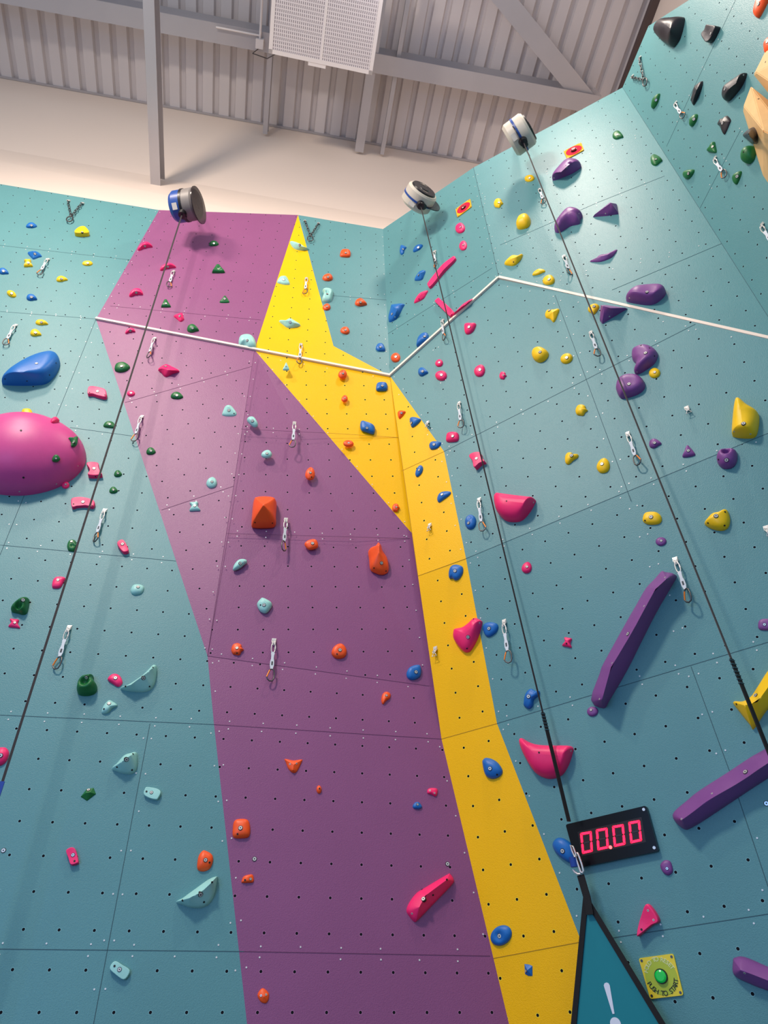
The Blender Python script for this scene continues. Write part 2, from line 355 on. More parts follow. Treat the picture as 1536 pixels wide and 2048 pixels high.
# cream height-line strips
def strip(name, pts, label):
    m = MB()
    for (fc, a, b) in pts:
        d = b-a; m.box((a+b)/2+fc.N*.010, d, np.cross(d/np.linalg.norm(d), fc.N)*.028, fc.N*.022)
    o = m.build(name, ('strip',)); tag(o, label, kind='structure'); return o
strip('trim_1', [(fU2, V['a5'], V['p1']), (fU3, V['p1'], V['C'])], 'thin cream height strip crossing purple and yellow')
strip('trim_2', [(fUR1, V['C'], V['D'])], 'thin cream height strip rising from the inner corner')
strip('trim_3', [(fUR2, V['D'], fUR2.at(1640, 701.6))], 'thin cream height strip sloping down to the right')
# ------------------------------------------------------------------ climbing holds
SH = {
 'oval': [(math.cos(a*math.pi/6), math.sin(a*math.pi/6)) for a in range(12)],
 'egg': [(-.95, .35), (-.8, -.35), (-.3, -.85), (.3, -1), (.8, -.6), (1, .1), (.75, .75), (.15, 1), (-.5, .9)],
 'tri': [(-1, .75), (-.55, 0), (-.15, -.85), (.15, -1), (.4, -.6), (1, .65), (.7, 1), (-.6, 1)],
 'tooth': [(-1, .9), (-.7, .0), (-.35, -.9), (.15, -1), (.5, -.3), (1, .7), (.8, 1), (-.8, 1)],
 'quad': [(-.9, .9), (-1, 0), (-.8, -.8), (-.1, -1), (.75, -.85), (1, 0), (.85, .8), (.2, 1)],
 'arc': [(-1, .9), (-.85, .1), (-.3, -.75), (.3, -1), (.75, -.6), (1, .2), (.45, .3), (-.2, .55), (-.7, 1)],
 'dome': [(-1, .45), (-.85, -.3), (-.35, -.95), (.3, -.9), (.8, -.25), (1, .35), (.5, .9), (-.1, 1), (-.7, .9)],
 'drop': [(-1, .1), (-.75, -.7), (-.1, -1), (.5, -.55), (1, .45), (.45, .75), (-.3, 1), (-.85, .7)],
 'bean': [(-1, 1), (-.9, .2), (-.4, -.65), (.2, -1), (.85, -.9), (1, -.45), (.55, .05), (.1, .55), (-.5, .95)],
 'block': [(-1, .5), (-.8, -.9), (-.5, -1), (.6, -.6), (1, -.25), (.85, .7), (.5, 1), (-.6, .75)],
 'saddle': [(-1, .95), (-.65, 0), (-1, -.85), (-.2, -1), (.55, -.95), (.5, 0), (1, .85), (.2, .95)],
 'halfmoon': [(-1, .75), (-.75, -.2), (-.1, -1), (.5, -.75), (1, -.2), (.3, .25), (-.1, .8), (-.65, 1)],
 'knob': [(-.75, .8), (-1, .1), (-.7, -.75), (0, -1), (.6, -.7), (.7, -.2), (1, .1), (.6, .45), (.3, 1), (-.3, .95)],
 'point': [(-1, 1), (-.8, -.2), (.1, -1), (1, -1), (.75, -.1), (.1, .6)],
}
def cr_smooth(P, k=4, sharp=False):
    P = [np.array(p, float) for p in P]; n = len(P); out = []
    for i in range(n):
        a, b, c, d = P[i-1], P[i], P[(i+1) % n], P[(i+2) % n]
        for j in range(k):
            t = j/k
            if sharp: out.append(b+(c-b)*t)
            else: out.append(.5*((2*b)+(-a+c)*t+(2*a-5*b+4*c-d)*t*t+(-a+3*b-3*c+d)*t**3))
    return out
def near_seg(p, segs):
    best = None
    if len(segs) == 1: return segs[0]
    for a, b in zip(segs, segs[1:]):
        d = b-a; t = max(0, min(1, (p-a).dot(d)/max(d.dot(d), 1e-9))); q = a+d*t; e = np.linalg.norm(p-q)
        if best is None or e < best[0]: best = (e, q)
    return best[1]
def hold_mesh(fc, pix, h, kind, ridge, seed, dent, squeeze=True):
    uv0 = [fc.uv(fc.at(*p)) for p in pix]
    k = 5 if len(pix) < 14 else 3
    uv = cr_smooth(uv0, k, kind == 'facet')
    c = sum(uv)/len(uv)
    # the part that stands off the wall hides some of it from below: keep the foot inside the seen outline
    cw = fc.xyz(c); d = cw-CAM; d /= np.linalg.norm(d); shift = np.array([d.dot(fc.U), d.dot(fc.V)])/(-d.dot(fc.N))*h
    sl = np.linalg.norm(shift); sh = shift/sl; al = [q.dot(sh) for q in uv]; a0, a1 = min(al), max(al); Lr = a1-a0
    if h <= 0:
        h = -h
    f = max(.55, (Lr-.36*sl)/Lr) if squeeze else 1
    uv = [q+sh*((q.dot(sh)-a0)*(f-1)) for q in uv]
    c = sum(uv)/len(uv)
    if ridge: rg = [fc.uv(fc.at(p[0], p[1], h*.9)) for p in ridge]
    else: rg = [c]
    rr = random.Random(seed); ph = [rr.uniform(0, 6.28) for _ in range(4)]; am = .05 if kind != 'facet' else 0
    n = len(uv); V_ = []; rings = 9 if n > 40 or True else 6
    prof = []
    for i in range(rings+1):
        s = i/rings
        if kind == 'dome': r = math.cos(s*math.pi/2)**.85; z = math.sin(s*math.pi/2)**.9
        elif kind == 'flat': r = (1-s**3.2) if s < 1 else 0; z = min(1, (s*3.2))**.55 if s < .3 else 1.0-.0*s; z = 1-(1-min(1, s*2.6))**2
        elif kind == 'cone': r = 1-s; z = .16+.84*s**.8 if i else 0
        else: r = 1-s; z = .12+.88*s if i else 0
        if i == 0: r, z = 1, 0
        prof.append((r, z))
    prof[0] = (1, 0); prof = [(1, -.08)]+prof
    if kind in ('cone', 'facet'): prof.insert(2, (1, .14)) if False else None
    bm = bmesh.new(); grid = []
    mn = .5*min(Lr*f, max(q[0] for q in uv)-min(q[0] for q in uv))
    for (r, z) in prof:
        row = []
        for j, p in enumerate(uv):
            q = near_seg(p, rg); w = p+(q-p)*(1-r)
            zz = z*h
            if z > 0 and am: zz *= 1+am*(math.sin(3*w[0]/mn+ph[0])+math.sin(2.6*w[1]/mn+ph[1]))
            if dent and z > 0:
                for (dx, dy, dr, dd) in dent:
                    qd = fc.uv(fc.at(dx, dy, h*.6)); rr_ = np.linalg.norm(fc.uv(fc.at(dx+dr, dy, h*.6))-qd); e = np.linalg.norm(w-qd)/rr_
                    zz -= dd*h*math.exp(-e**3)*min(1, z*1.4)
            row.append(bm.verts.new(fc.xyz(w, zz)))
        grid.append(row)
    for a, b in zip(grid, grid[1:]):
        for j in range(n): bm.faces.new((a[j], a[(j+1) % n], b[(j+1) % n], b[j]))
    bm.faces.new(grid[0][::-1])
    bmesh.ops.remove_doubles(bm, verts=bm.verts, dist=.0004)
    bmesh.ops.recalc_face_normals(bm, faces=bm.faces)
    for fa in bm.faces: fa.smooth = kind != 'facet'
    cw = fc.xyz(c)
    bvh = BVHTree.FromBMesh(bm)
    bmesh.ops.translate(bm, verts=bm.verts, vec=-Vector(cw))
    me = bpy.data.meshes.new('hold'); bm.to_mesh(me); bm.free()
    return me, cw, bvh
def frame_at(nrm):
    n = Vector(nrm).normalized(); t = Vector((0, 0, 1)) if abs(n.z) < .9 else Vector((0, 1, 0)); u = t.cross(n).normalized(); v = n.cross(u)
    return Matrix((u, v, n)).transposed()
def _bolt_mesh(name, parts, mats):
    m = MB()
    for (z0, z1, r, mi, n) in parts: m.cyl((0, 0, z0), (0, 0, z1), r, n, mi, smooth=n > 8)
    o = m.build(name, mats); me = o.data; bpy.data.objects.remove(o); return me
ME_BOLT = _bolt_mesh('bolt', [(-.012, .0012, .0155, 1, 18), (-.004, .0045, .0118, 0, 16), (0, .0049, .0046, 1, 6)], ('steel', 'socket'))
ME_SCREW = _bolt_mesh('set_screw', [(-.005, .0012, .0062, 0, 10), (-.001, .0017, .0024, 1, 6)], ('steel', 'socket'))
ME_HOLE = _bolt_mesh('set_screw_hole', [(-.005, .0022, .0062, 0, 10)], ('socket',))
def bolt_on(o, cw, bvh, px, me=None, name='bolt', sc=1):
    d = Vector(ray(*px)).normalized(); hit = bvh.ray_cast(Vector(CAM), d)
    if hit[0] is None: return
    n = hit[1]
    if n.dot(d) > -.12: return
    b = bpy.data.objects.new(name, me or ME_BOLT); COL.objects.link(b); b.parent = o
    b.matrix_local = Matrix.Translation(hit[0]-Vector(cw)) @ frame_at(n).to_4x4() @ Matrix.Scale(sc, 4)
HOLDS = []
def hold(c, fc, desc, region, *g, h=None, kind='dome', ridge=None, bolt='auto', scr=(), holes=(), dent=None, facet_obj=None, squeeze=True):
    if isinstance(g[0], list): pix = g[0]
    else:
        sh, cx, cy, w, hh = g[:5]; rot = math.radians(g[5]) if len(g) > 5 else 0
        pix = [(cx+(x*w/2)*math.cos(rot)-(y*hh/2)*math.sin(rot), cy+(x*w/2)*math.sin(rot)+(y*hh/2)*math.cos(rot)) for x, y in SH[sh]]
    uv = [fc.uv(fc.at(*p)) for p in pix]; wu = max(q[0] for q in uv)-min(q[0] for q in uv); wv = max(q[1] for q in uv)-min(q[1] for q in uv)
    if h is None: h = min(.10, max(.02, .36*min(wu, wv*.8)))
    me, cw, bvh = hold_mesh(fc, pix, h, kind, ridge, len(HOLDS)+5, dent, squeeze)
    o = link('climbing_hold', me, ('hold_'+PAL[c][0].replace(' ', '_'),)); o.location = cw
    xs = [p[0] for p in pix]; ys = [p[1] for p in pix]; mx, my = sum(xs)/len(xs), sum(ys)/len(ys)
    if bolt == 'auto': bolt = (mx+.02*(max(xs)-min(xs)), my-.08*(max(ys)-min(ys)))
    sc = min(1, max(.6, min(wu, wv)/.11))
    if bolt: bolt_on(o, cw, bvh, bolt, sc=sc)
    for s in scr: bolt_on(o, cw, bvh, s, ME_SCREW, 'set_screw')
    for s in holes: bolt_on(o, cw, bvh, s, ME_HOLE, 'set_screw_hole')
    HOLDS.append([o, c, desc, region, my, mx]); return o
UT, UP, YT, CT = 'upper left teal wall', 'upper purple panel', 'upper yellow triangle', 'narrow teal corner panel'
LT, MP, YB, RT, GT, HT_, FT = 'left teal wall', 'main purple wall', 'yellow band', 'right teal wall', 'glossy upper right wall', 'corner upper right wall', 'far right wall'
H = hold
# upper left teal
H('b', fU1, 'small flat-bottomed', UT, 'dome', 63, 451, 22, 11); H('b', fU1, 'pointed wedge', UT, [(55, 505), (58, 502), (70, 501), (77, 504), (84, 512), (77, 515), (68, 519), (64, 517)], kind='cone', ridge=[(68, 504)])
H('y', fU1, 'trapezoid ledge', UT, [(150, 471), (155, 461), (163, 457), (172, 459), (179, 471), (164, 474)], kind='flat'); H('y', fU1, 'saddle-shaped', UT, 'saddle', 57, 527, 18, 15)
H('y', fU1, 'thin oval', UT, 'oval', 175, 527, 21, 10); H('b', fU1, 'oval', UT, 'drop', 8, 543, 21, 13, 10); H('y', fU1, 'teardrop', UT, 'drop', 124, 558, 23, 12, -5)
H('y', fU1, 'tilted oval', UT, 'oval', 23, 588, 21, 12, 30); H('b', fU1, 'rounded', UT, 'drop', 64, 595, 22, 14, 5)
H('y', fT0, 'long low', LT, 'drop', 84, 645, 26, 12, 5); H('y', fT0, 'teardrop', LT, 'drop', 72, 666, 23, 15, 5)
H('b', fT0, 'very large shark-fin', LT, [(4, 765), (12, 752), (40, 725), (70, 708), (95, 701), (108, 702), (116, 710), (119, 724), (114, 742), (104, 758), (92, 768), (72, 771), (38, 771), (10, 769)], h=.16, kind='dome', ridge=[(45, 748), (78, 735)], bolt=(73, 727), holes=[(10, 758), (54, 762), (99, 750), (112, 726)])
# upper purple
H('r', fU2, 'arched', UP, 'arc', 290, 493, 30, 15, -4); H('r', fU2, 'wide arched', UP, 'arc', 336, 534, 32, 14, -2); H('g', fU2, 'small domed', UP, 'dome', 428, 487, 19, 11)
H('g', fU2, 'cupped round', UP, 'tooth', 437, 538, 25, 17, dent=[(437, 537, 5, .5)]); H('r', fU2, 'thick arched', UP, 'arc', 273, 586, 27, 19, 8); H('g', fU2, 'small tooth-shaped', UP, 'tooth', 332, 607, 19, 16)
H('g', fU2, 'peaked', UP, 'tri', 449, 598, 20, 16, kind='cone'); H('r', fU2, 'angular', UP, [(347, 631), (353, 627), (364, 624), (367, 634), (368, 639), (361, 644), (354, 638)], kind='cone', ridge=[(362, 632)])
H('g', fU2, 'smooth pebble', UP, 'drop', 386, 657, 24, 17, 0); H('r', fP1, 'small arched', MP, 'arc', 261, 662, 20, 13, 5)
H('m', fU2, 'large lumpy rounded', UP, [(477, 685), (479, 674), (486, 669), (497, 668), (506, 673), (512, 686), (511, 696), (500, 698), (489, 693), (480, 692)], dent=[(489, 688, 6, .3)])
# yellow triangle / teal corner
H('m', fU3, 'thin fin-shaped', YT, [(580, 481), (590, 482), (603, 488), (611, 496), (619, 499), (605, 501), (592, 499), (584, 492)], kind='cone', ridge=[(592, 488), (604, 494)]); H('m', fU3, 'rounded triangular', YT, [(554, 564), (559, 553), (567, 550), (574, 553), (580, 568), (572, 570), (562, 568)], kind='cone', ridge=[(567, 554)])
H('m', fU3, 'wide leaf-shaped', YT, [(558, 640), (572, 640), (581, 635), (592, 642), (601, 650), (590, 655), (576, 656), (566, 649)], kind='cone', ridge=[(572, 642), (590, 646)]); H('m', fP2, 'small upright', YB, 'tri', 572, 733, 13, 16)
H('m', fU3, 'knobbly double-lobed', CT, [(644, 600), (648, 588), (645, 580), (651, 576), (660, 577), (666, 583), (664, 596), (660, 604), (650, 605)], dent=[(655, 586, 4, .6)], h=.07)
H('o', fU3, 'rounded', CT, 'quad', 691, 507, 21, 16, 5); H('o', fU3, 'oval', CT, 'egg', 655, 555, 21, 15); H('o', fU3, 'small', CT, 'egg', 653, 614, 16, 14); H('o', fU3, 'wide', CT, 'drop', 722, 605, 24, 16); H('o', fU3, 'pebble', CT, 'egg', 690, 661, 19, 15, 20)
H('b', fU3, 'round', CT, 'drop', 762, 695, 20, 18, 15)
# yellow band, left plane
H('o', fP2, 'round', YB, 'egg', 685, 748, 18, 18); H('b', fP2, 'wide oval', YB, 'quad', 764, 773, 23, 18); H('o', fP2, 'tiny pebble', YB, 'egg', 689, 797, 13, 14)
H('b', fP2, 'leaf-shaped', YB, [(722, 842), (732, 843), (749, 852), (748, 868), (735, 865), (722, 859)], bolt=(734, 856)); H('o', fP2, 'grooved oval', YB, 'oval', 697, 887, 21, 14, 5, dent=[(697, 886, 4, .3)]); H('o', fP2, 'round', YB, 'knob', 792, 1015, 15, 17)
# purple wall
H('g', fP1, 'big domed', MP, [(229, 737), (231, 729), (237, 725), (247, 724), (256, 729), (260, 735), (252, 743), (240, 745), (231, 742)]); H('r', fP1, 'angular diamond', MP, [(316, 737), (332, 726), (345, 732), (359, 742), (345, 748), (331, 754), (322, 744)], kind='cone', ridge=[(325, 738), (345, 742)], bolt=(331, 733))
H('r', fP1, 'small round', MP, 'oval', 262, 787, 16, 12); H('g', fP1, 'domed', MP, 'dome', 354, 791, 25, 15, 5); H('g', fP1, 'small dark pebble', MP, 'dome', 302, 902, 19, 15, 0)
H('r', fA, 'arched block', LT, [(176, 786), (178, 778), (185, 776), (198, 778), (212, 785), (213, 799), (200, 797), (186, 792), (177, 792)], kind='flat', bolt=(195, 783), holes=[(179, 785), (210, 790)]); H('g', fA, 'half-dome', LT, [(207, 853), (210, 845), (218, 842), (227, 845), (231, 856), (220, 856)], ridge=[(219, 847)])
H('r', fA, 'saddle-shaped', LT, [(174, 931), (185, 928), (197, 930), (198, 938), (202, 950), (205, 955), (190, 957), (177, 955), (181, 945)], kind='flat', bolt=(188, 937), holes=[(191, 953)]); H('g', fA, 'round', LT, 'dome', 236, 947, 16, 14); H('g', fA, 'round', LT, 'dome', 227, 980, 17, 14)
H('r', fA, 'long arched block', LT, [(143, 1004), (147, 999), (163, 997), (180, 1001), (190, 1007), (187, 1018), (172, 1015), (155, 1016), (145, 1018)], kind='flat', bolt=(166, 1004), holes=[(147, 1008), (184, 1011)]); H('r', fA, 'small round', LT, 'oval', 131, 970, 16, 15)
H('m', fP1, 'triangular', MP, [(444, 827), (449, 813), (456, 809), (464, 812), (473, 825), (470, 832), (456, 833), (446, 831)], kind='cone', ridge=[(457, 813)], holes=[(468, 827)]); H('m', fP2, 'kidney-shaped', MP, [(494, 840), (497, 834), (506, 833), (512, 839), (516, 850), (510, 855), (501, 849)], bolt=(505, 842)); H('m', fP2, 'flat oval', MP, 'egg', 533, 908, 22, 17)
H('m', fP1, 'oval', MP, 'egg', 423, 965, 22, 23, 0); H('m', fP1, 'star-shaped', MP, 'saddle', 390, 1013, 22, 19); H('o', fP2, 'upright oval', MP, 'egg', 620, 947, 20, 26, 0, holes=[(623, 954)])
H('o', fP2, 'big square-based pyramid', MP, [(503, 1050), (504, 1030), (507, 1003), (512, 998), (530, 996), (548, 999), (553, 1006), (552, 1030), (550, 1051), (528, 1055), (508, 1054)], h=.2, kind='cone', ridge=[(527, 1012)], bolt=None, holes=[(510, 1045), (545, 1046)], squeeze=False)
H('o', fP2, 'rounded triangular', MP, [(609, 1088), (617, 1080), (629, 1078), (635, 1083), (636, 1093), (629, 1098), (617, 1099)]); H('o', fP2, 'tall flame-shaped', MP, [(738, 1098), (750, 1092), (757, 1083), (763, 1090), (766, 1102), (775, 1115), (778, 1130), (776, 1143), (765, 1149), (752, 1146), (741, 1138), (739, 1118)], h=.11, kind='cone', ridge=[(758, 1092), (758, 1105)], bolt=(763, 1126), holes=[(748, 1136), (772, 1142)])
H('m', fP2, 'bean-shaped', MP, 'bean', 480, 1129, 28, 23, scr=[(482, 1125), (489, 1123)]); H('m', fP2, 'chunky square', MP, [(514, 1208), (520, 1198), (526, 1195), (541, 1203), (544, 1210), (539, 1220), (531, 1227), (520, 1222)], bolt=(528, 1210), holes=[(521, 1210)])
H('o', fP2, 'round', MP, 'knob', 475, 1298, 25, 25, 0, holes=[(474, 1306)], bolt=(474, 1296)); H('o', fP2, 'rounded square', MP, 'egg', 678, 1302, 31, 31, 0, bolt=(680, 1300), holes=[(674, 1308)]); H('b', fP2, 'rounded', MP, [(813, 1348), (818, 1336), (829, 1330), (840, 1330), (843, 1341), (840, 1353), (829, 1360), (817, 1358)], bolt=(832, 1344))
H('o', fA, 'ring-shaped tailed', MP, [(763, 1396), (766, 1387), (773, 1383), (781, 1387), (780, 1396), (772, 1402), (766, 1409), (763, 1404)], bolt=(773, 1391)); H('o', fA, 'shield-shaped', MP, [(570, 1517), (587, 1520), (604, 1518), (603, 1525), (594, 1543), (586, 1546), (577, 1538), (572, 1525)], kind='cone', ridge=[(587, 1530), (586, 1540)], bolt=None, scr=[(580, 1528), (593, 1527)])
H('o', fA, 'tiny upright', MP, 'oval', 638, 1579, 10, 17, 0, bolt=None, holes=[(639, 1577)]); H('o', fA, 'large rounded square', MP, 'quad', 483, 1657, 35, 40, 0, bolt=(481, 1656), holes=[(475, 1668)]); H('o', fA, 'small wedge', MP, [(483, 1763), (487, 1753), (498, 1749), (506, 1750), (507, 1764), (496, 1766), (485, 1766)], bolt=(501, 1758), holes=[(490, 1760)])
H('r', fA, 'tiny rectangular', MP, [(855, 1580), (861, 1576), (874, 1577), (875, 1586), (871, 1593), (862, 1589), (855, 1587)], bolt=None, scr=[(860, 1581), (869, 1586)]); H('b', fA, 'small domed', MP, 'dome', 835, 1611, 19, 15, 5, bolt=(835, 1609))
H('r', fA, 'long blade-shaped', MP, [(813, 1822), (818, 1806), (832, 1787), (848, 1776), (895, 1748), (902, 1747), (909, 1758), (905, 1768), (870, 1805), (836, 1840), (829, 1844), (820, 1835)], h=.075, kind='cone', ridge=[(838, 1815), (850, 1792), (893, 1760)], bolt=(847, 1798), scr=[(824, 1827)], holes=[(866, 1790), (894, 1759), (844, 1779)])
H('o', fA, 'pointed kite-shaped', MP, [(515, 1989), (525, 1976), (537, 1985), (538, 1995), (535, 2004), (529, 2007), (520, 2002)], kind='cone', bolt=None, scr=[(522, 1991), (532, 1989)])
# left teal
H('g', fA, 'crescent', LT, 'knob', 145, 1091, 22, 25, 0, dent=[(145, 1092, 4, .5)], bolt=(143, 1083)); H('r', fA, 'upright block', LT, [(235, 1090), (240, 1083), (247, 1083), (253, 1092), (258, 1105), (249, 1109), (241, 1101)], kind='flat', bolt=(245, 1088)); H('r', fA, 'pinched', LT, [(104, 1173), (106, 1160), (114, 1153), (130, 1155), (127, 1165), (120, 1176), (108, 1177)], bolt=(116, 1160))
H('m', fA, 'round knob', LT, [(261, 1180), (266, 1170), (276, 1168), (286, 1171), (288, 1178), (283, 1187), (272, 1190), (264, 1188)], bolt=(276, 1174)); H('g', fA, 'large triangular', LT, [(22, 1217), (30, 1207), (45, 1196), (57, 1196), (57, 1208), (54, 1226), (46, 1230), (34, 1226), (24, 1223)], dent=[(38, 1212, 7, .6)], bolt=(46, 1200), h=.09); H('r', fA, 'small lobed', LT, 'saddle', 30, 1247, 24, 18, 10)
H('g', fA, 'large horned jug', LT, [(154, 1372), (157, 1361), (165, 1352), (178, 1350), (186, 1350), (186, 1358), (194, 1372), (191, 1386), (178, 1392), (160, 1390), (154, 1382)], dent=[(170, 1364, 9, .6)], bolt=(173, 1355), h=.11); H('r', fA, 'shield-shaped', LT, [(215, 1359), (222, 1349), (232, 1347), (241, 1353), (245, 1366), (237, 1374), (227, 1369)], bolt=(231, 1356))
H('m', fA, 'long wing-shaped', LT, [(240, 1376), (256, 1370), (285, 1350), (303, 1330), (309, 1327), (313, 1332), (311, 1358), (305, 1376), (292, 1384), (270, 1384), (250, 1380)], h=.09, kind='cone', ridge=[(262, 1370), (290, 1352), (304, 1338)], bolt=(287, 1356), holes=[(251, 1373), (306, 1335), (299, 1373)])
H('m', fA, 'half-moon', LT, 'halfmoon', 219, 1414, 32, 28, 0, bolt=(218, 1407), holes=[(208, 1418)]); H('r', fA, 'cropped rounded', LT, [(-20, 1508), (-10, 1497), (5, 1494), (14, 1497), (18, 1508), (12, 1524), (0, 1532), (-14, 1528)], bolt=(1, 1511))
H('m', fA, 'triangular fin', LT, [(223, 1536), (233, 1526), (247, 1509), (262, 1504), (270, 1502), (274, 1508), (273, 1538), (264, 1548), (250, 1548), (235, 1543)], h=.085, kind='cone', ridge=[(243, 1526), (262, 1512)], bolt=(253, 1519), holes=[(234, 1534), (264, 1540), (266, 1508)])
H('g', fA, 'faceted arrow-shaped', LT, [(161, 1593), (173, 1577), (187, 1575), (192, 1588), (174, 1602)], kind='facet', ridge=[(172, 1586), (180, 1585)], bolt=(177, 1580)); H('m', fA, 'curved block', LT, [(288, 1590), (291, 1577), (297, 1575), (315, 1579), (322, 1586), (317, 1598), (313, 1601), (300, 1598)], kind='flat', bolt=(303, 1585), holes=[(293, 1583)])
H('r', fA, 'curved upright block', LT, [(133, 1703), (140, 1697), (146, 1696), (152, 1701), (158, 1724), (155, 1729), (143, 1731), (138, 1718)], kind='flat', bolt=(146, 1710), holes=[(149, 1722)]); H('o', fA, 'egg-shaped', LT, [(394, 1732), (397, 1712), (405, 1701), (412, 1701), (424, 1709), (426, 1722), (420, 1737), (408, 1743), (397, 1741)], bolt=(411, 1720), holes=[(419, 1725)])
H('m', fA, 'large curved fin', LT, [(352, 1803), (365, 1795), (385, 1780), (415, 1758), (433, 1751), (434, 1757), (428, 1790), (418, 1808), (404, 1816), (385, 1816), (366, 1810)], h=.095, kind='cone', ridge=[(378, 1797), (402, 1785), (424, 1765)], bolt=(401, 1789), holes=[(365, 1801), (424, 1764), (408, 1804)])
H('m', fA, 'tilted block', LT, [(220, 1937), (230, 1923), (246, 1931), (260, 1941), (256, 1954), (247, 1960), (232, 1950)], kind='flat', bolt=(239, 1939), holes=[(229, 1932)])
# yellow band, right plane
H('o', fR1, 'small triangular', YB, [(795, 826), (800, 821), (811, 823), (808, 829), (799, 838)]); H('b', fR1, 'triangular', YB, [(819, 838), (826, 834), (841, 838), (840, 844), (830, 853), (823, 854)], bolt=(823, 846)); H('b', fR1, 'wedge-shaped', YB, [(858, 890), (864, 883), (880, 884), (882, 888), (875, 897), (862, 899)], bolt=(868, 889)); H('b', fR1, 'leaf-shaped upright', YB, [(832, 941), (837, 933), (842, 930), (846, 936), (844, 946), (836, 954), (831, 951)], bolt=(838, 940))
H('b', fR1, 'curved finger-like', YB, [(874, 998), (877, 988), (886, 983), (900, 983), (901, 989), (888, 999), (878, 1005)], bolt=(884, 989)); H('b', fR2, 'rounded', YB, [(897, 1149), (899, 1137), (905, 1130), (915, 1129), (925, 1134), (926, 1146), (919, 1158), (911, 1161), (905, 1157), (899, 1157)], bolt=(910, 1142)); H('b', fR3, 'large egg-shaped', YB, [(964, 1525), (966, 1518), (972, 1515), (984, 1518), (996, 1526), (1005, 1540), (1003, 1550), (992, 1557), (980, 1557), (970, 1549)], bolt=(980, 1537), holes=[(994, 1549)])
H('b', fR3, 'big dimpled oval', YB, 'oval', 1002, 1871, 47, 38, -38, dent=[(998, 1872, 8, .45)], bolt=(999, 1872)); H('b', fR3, 'small faceted block', YB, [(1048, 1928), (1058, 1929), (1065, 1932), (1065, 1952), (1056, 1952), (1049, 1948)], kind='facet', bolt=(1052, 1942)); H('r', fR2, 'large concave shield', YB, [(906, 1262), (909, 1257), (925, 1254), (938, 1246), (950, 1236), (962, 1241), (964, 1247), (958, 1272), (948, 1293), (939, 1304), (927, 1303), (913, 1288), (906, 1275)], h=.08, ridge=[(930, 1268), (945, 1255)], bolt=(936, 1274), holes=[(947, 1238), (934, 1297)], scr=[(959, 1246)])
# right teal
H('b', fR1, 'pebble', RT, 'drop', 846, 743, 20, 18, -10); H('r', fR1, 'small shield-like', RT, 'egg', 878, 726, 16, 15); H('r', fR1, 'oval', RT, 'egg', 882, 751, 24, 20, 15); H('r', fR1, 'rounded', RT, 'quad', 905, 874, 26, 20); H('r', fR1, 'four-cornered pinched', RT, [(941, 916), (946, 910), (962, 908), (965, 917), (973, 927), (964, 931), (953, 940), (948, 925)], kind='flat', bolt=(953, 917))
H('r', fR1, 'shield-shaped', RT, [(928, 650), (934, 646), (945, 647), (952, 648), (948, 661), (940, 668), (931, 667)], bolt=(938, 654)); H('r', fR1, 'upright oval', RT, 'egg', 959, 741, 22, 25, 10); H('r', fR1, 'tiny knob', RT, 'knob', 1006, 751, 15, 16); H('r', fR1, 'huge smooth half-disc', RT, [(987, 993), (991, 986), (1000, 986), (1060, 997), (1070, 999), (1070, 1006), (1060, 1025), (1045, 1041), (1028, 1044), (1010, 1040), (995, 1025), (989, 1008)], h=.12, ridge=[(1010, 1002), (1048, 1008)], bolt=None, holes=[(1013, 1002)], scr=[(1067, 1005)])
H('b', fR1, 'upright oval', RT, 'oval', 941, 1044, 23, 30, dent=[(940, 1036, 4, .3)], bolt=(937, 1046)); H('b', fR2, 'rounded', RT, [(965, 1256), (969, 1247), (980, 1244), (993, 1247), (997, 1255), (992, 1266), (979, 1274), (970, 1270)], bolt=(978, 1257)); H('b', fR2, 'two-lobed', RT, [(1047, 1405), (1050, 1388), (1060, 1377), (1072, 1382), (1079, 1382), (1079, 1390), (1068, 1400), (1066, 1412), (1058, 1418), (1048, 1412)], bolt=(1057, 1393))
H('r', fR2, 'round', RT, 'egg', 1053, 1135, 21, 23); H('r', fR2, 'tiny notched', RT, 'saddle', 1136, 1285, 20, 19, 15, bolt=None, holes=[(1133, 1287)]); H('r', fR3, 'huge horned half-disc', RT, [(1037, 1480), (1042, 1475), (1052, 1481), (1070, 1488), (1095, 1491), (1138, 1492), (1147, 1497), (1146, 1505), (1138, 1530), (1125, 1550), (1108, 1557), (1090, 1556), (1070, 1545), (1053, 1520), (1042, 1498)], h=.11, ridge=[(1070, 1508), (1122, 1512)], bolt=None, holes=[(1078, 1505)], scr=[(1142, 1502)])
H('b', fR3, 'tilted oval', RT, [(1104, 1690), (1108, 1680), (1117, 1675), (1130, 1678), (1146, 1690), (1152, 1706), (1150, 1722), (1140, 1726), (1124, 1717), (1110, 1704)], bolt=(1125, 1702)); H('y', fR1, 'large lobed', RT, [(1063, 708), (1066, 698), (1076, 694), (1086, 696), (1096, 704), (1096, 714), (1088, 723), (1078, 725), (1068, 719)], bolt=(1080, 704), h=.07); H('y', fR1, 'round', RT, 'oval', 1133, 717, 25, 21, -20); H('y', fR1, 'pointed triangular', RT, [(1089, 625), (1094, 618), (1106, 618), (1118, 617), (1115, 630), (1108, 645), (1100, 638), (1091, 634)], bolt=(1099, 621), kind='cone', ridge=[(1106, 624)])
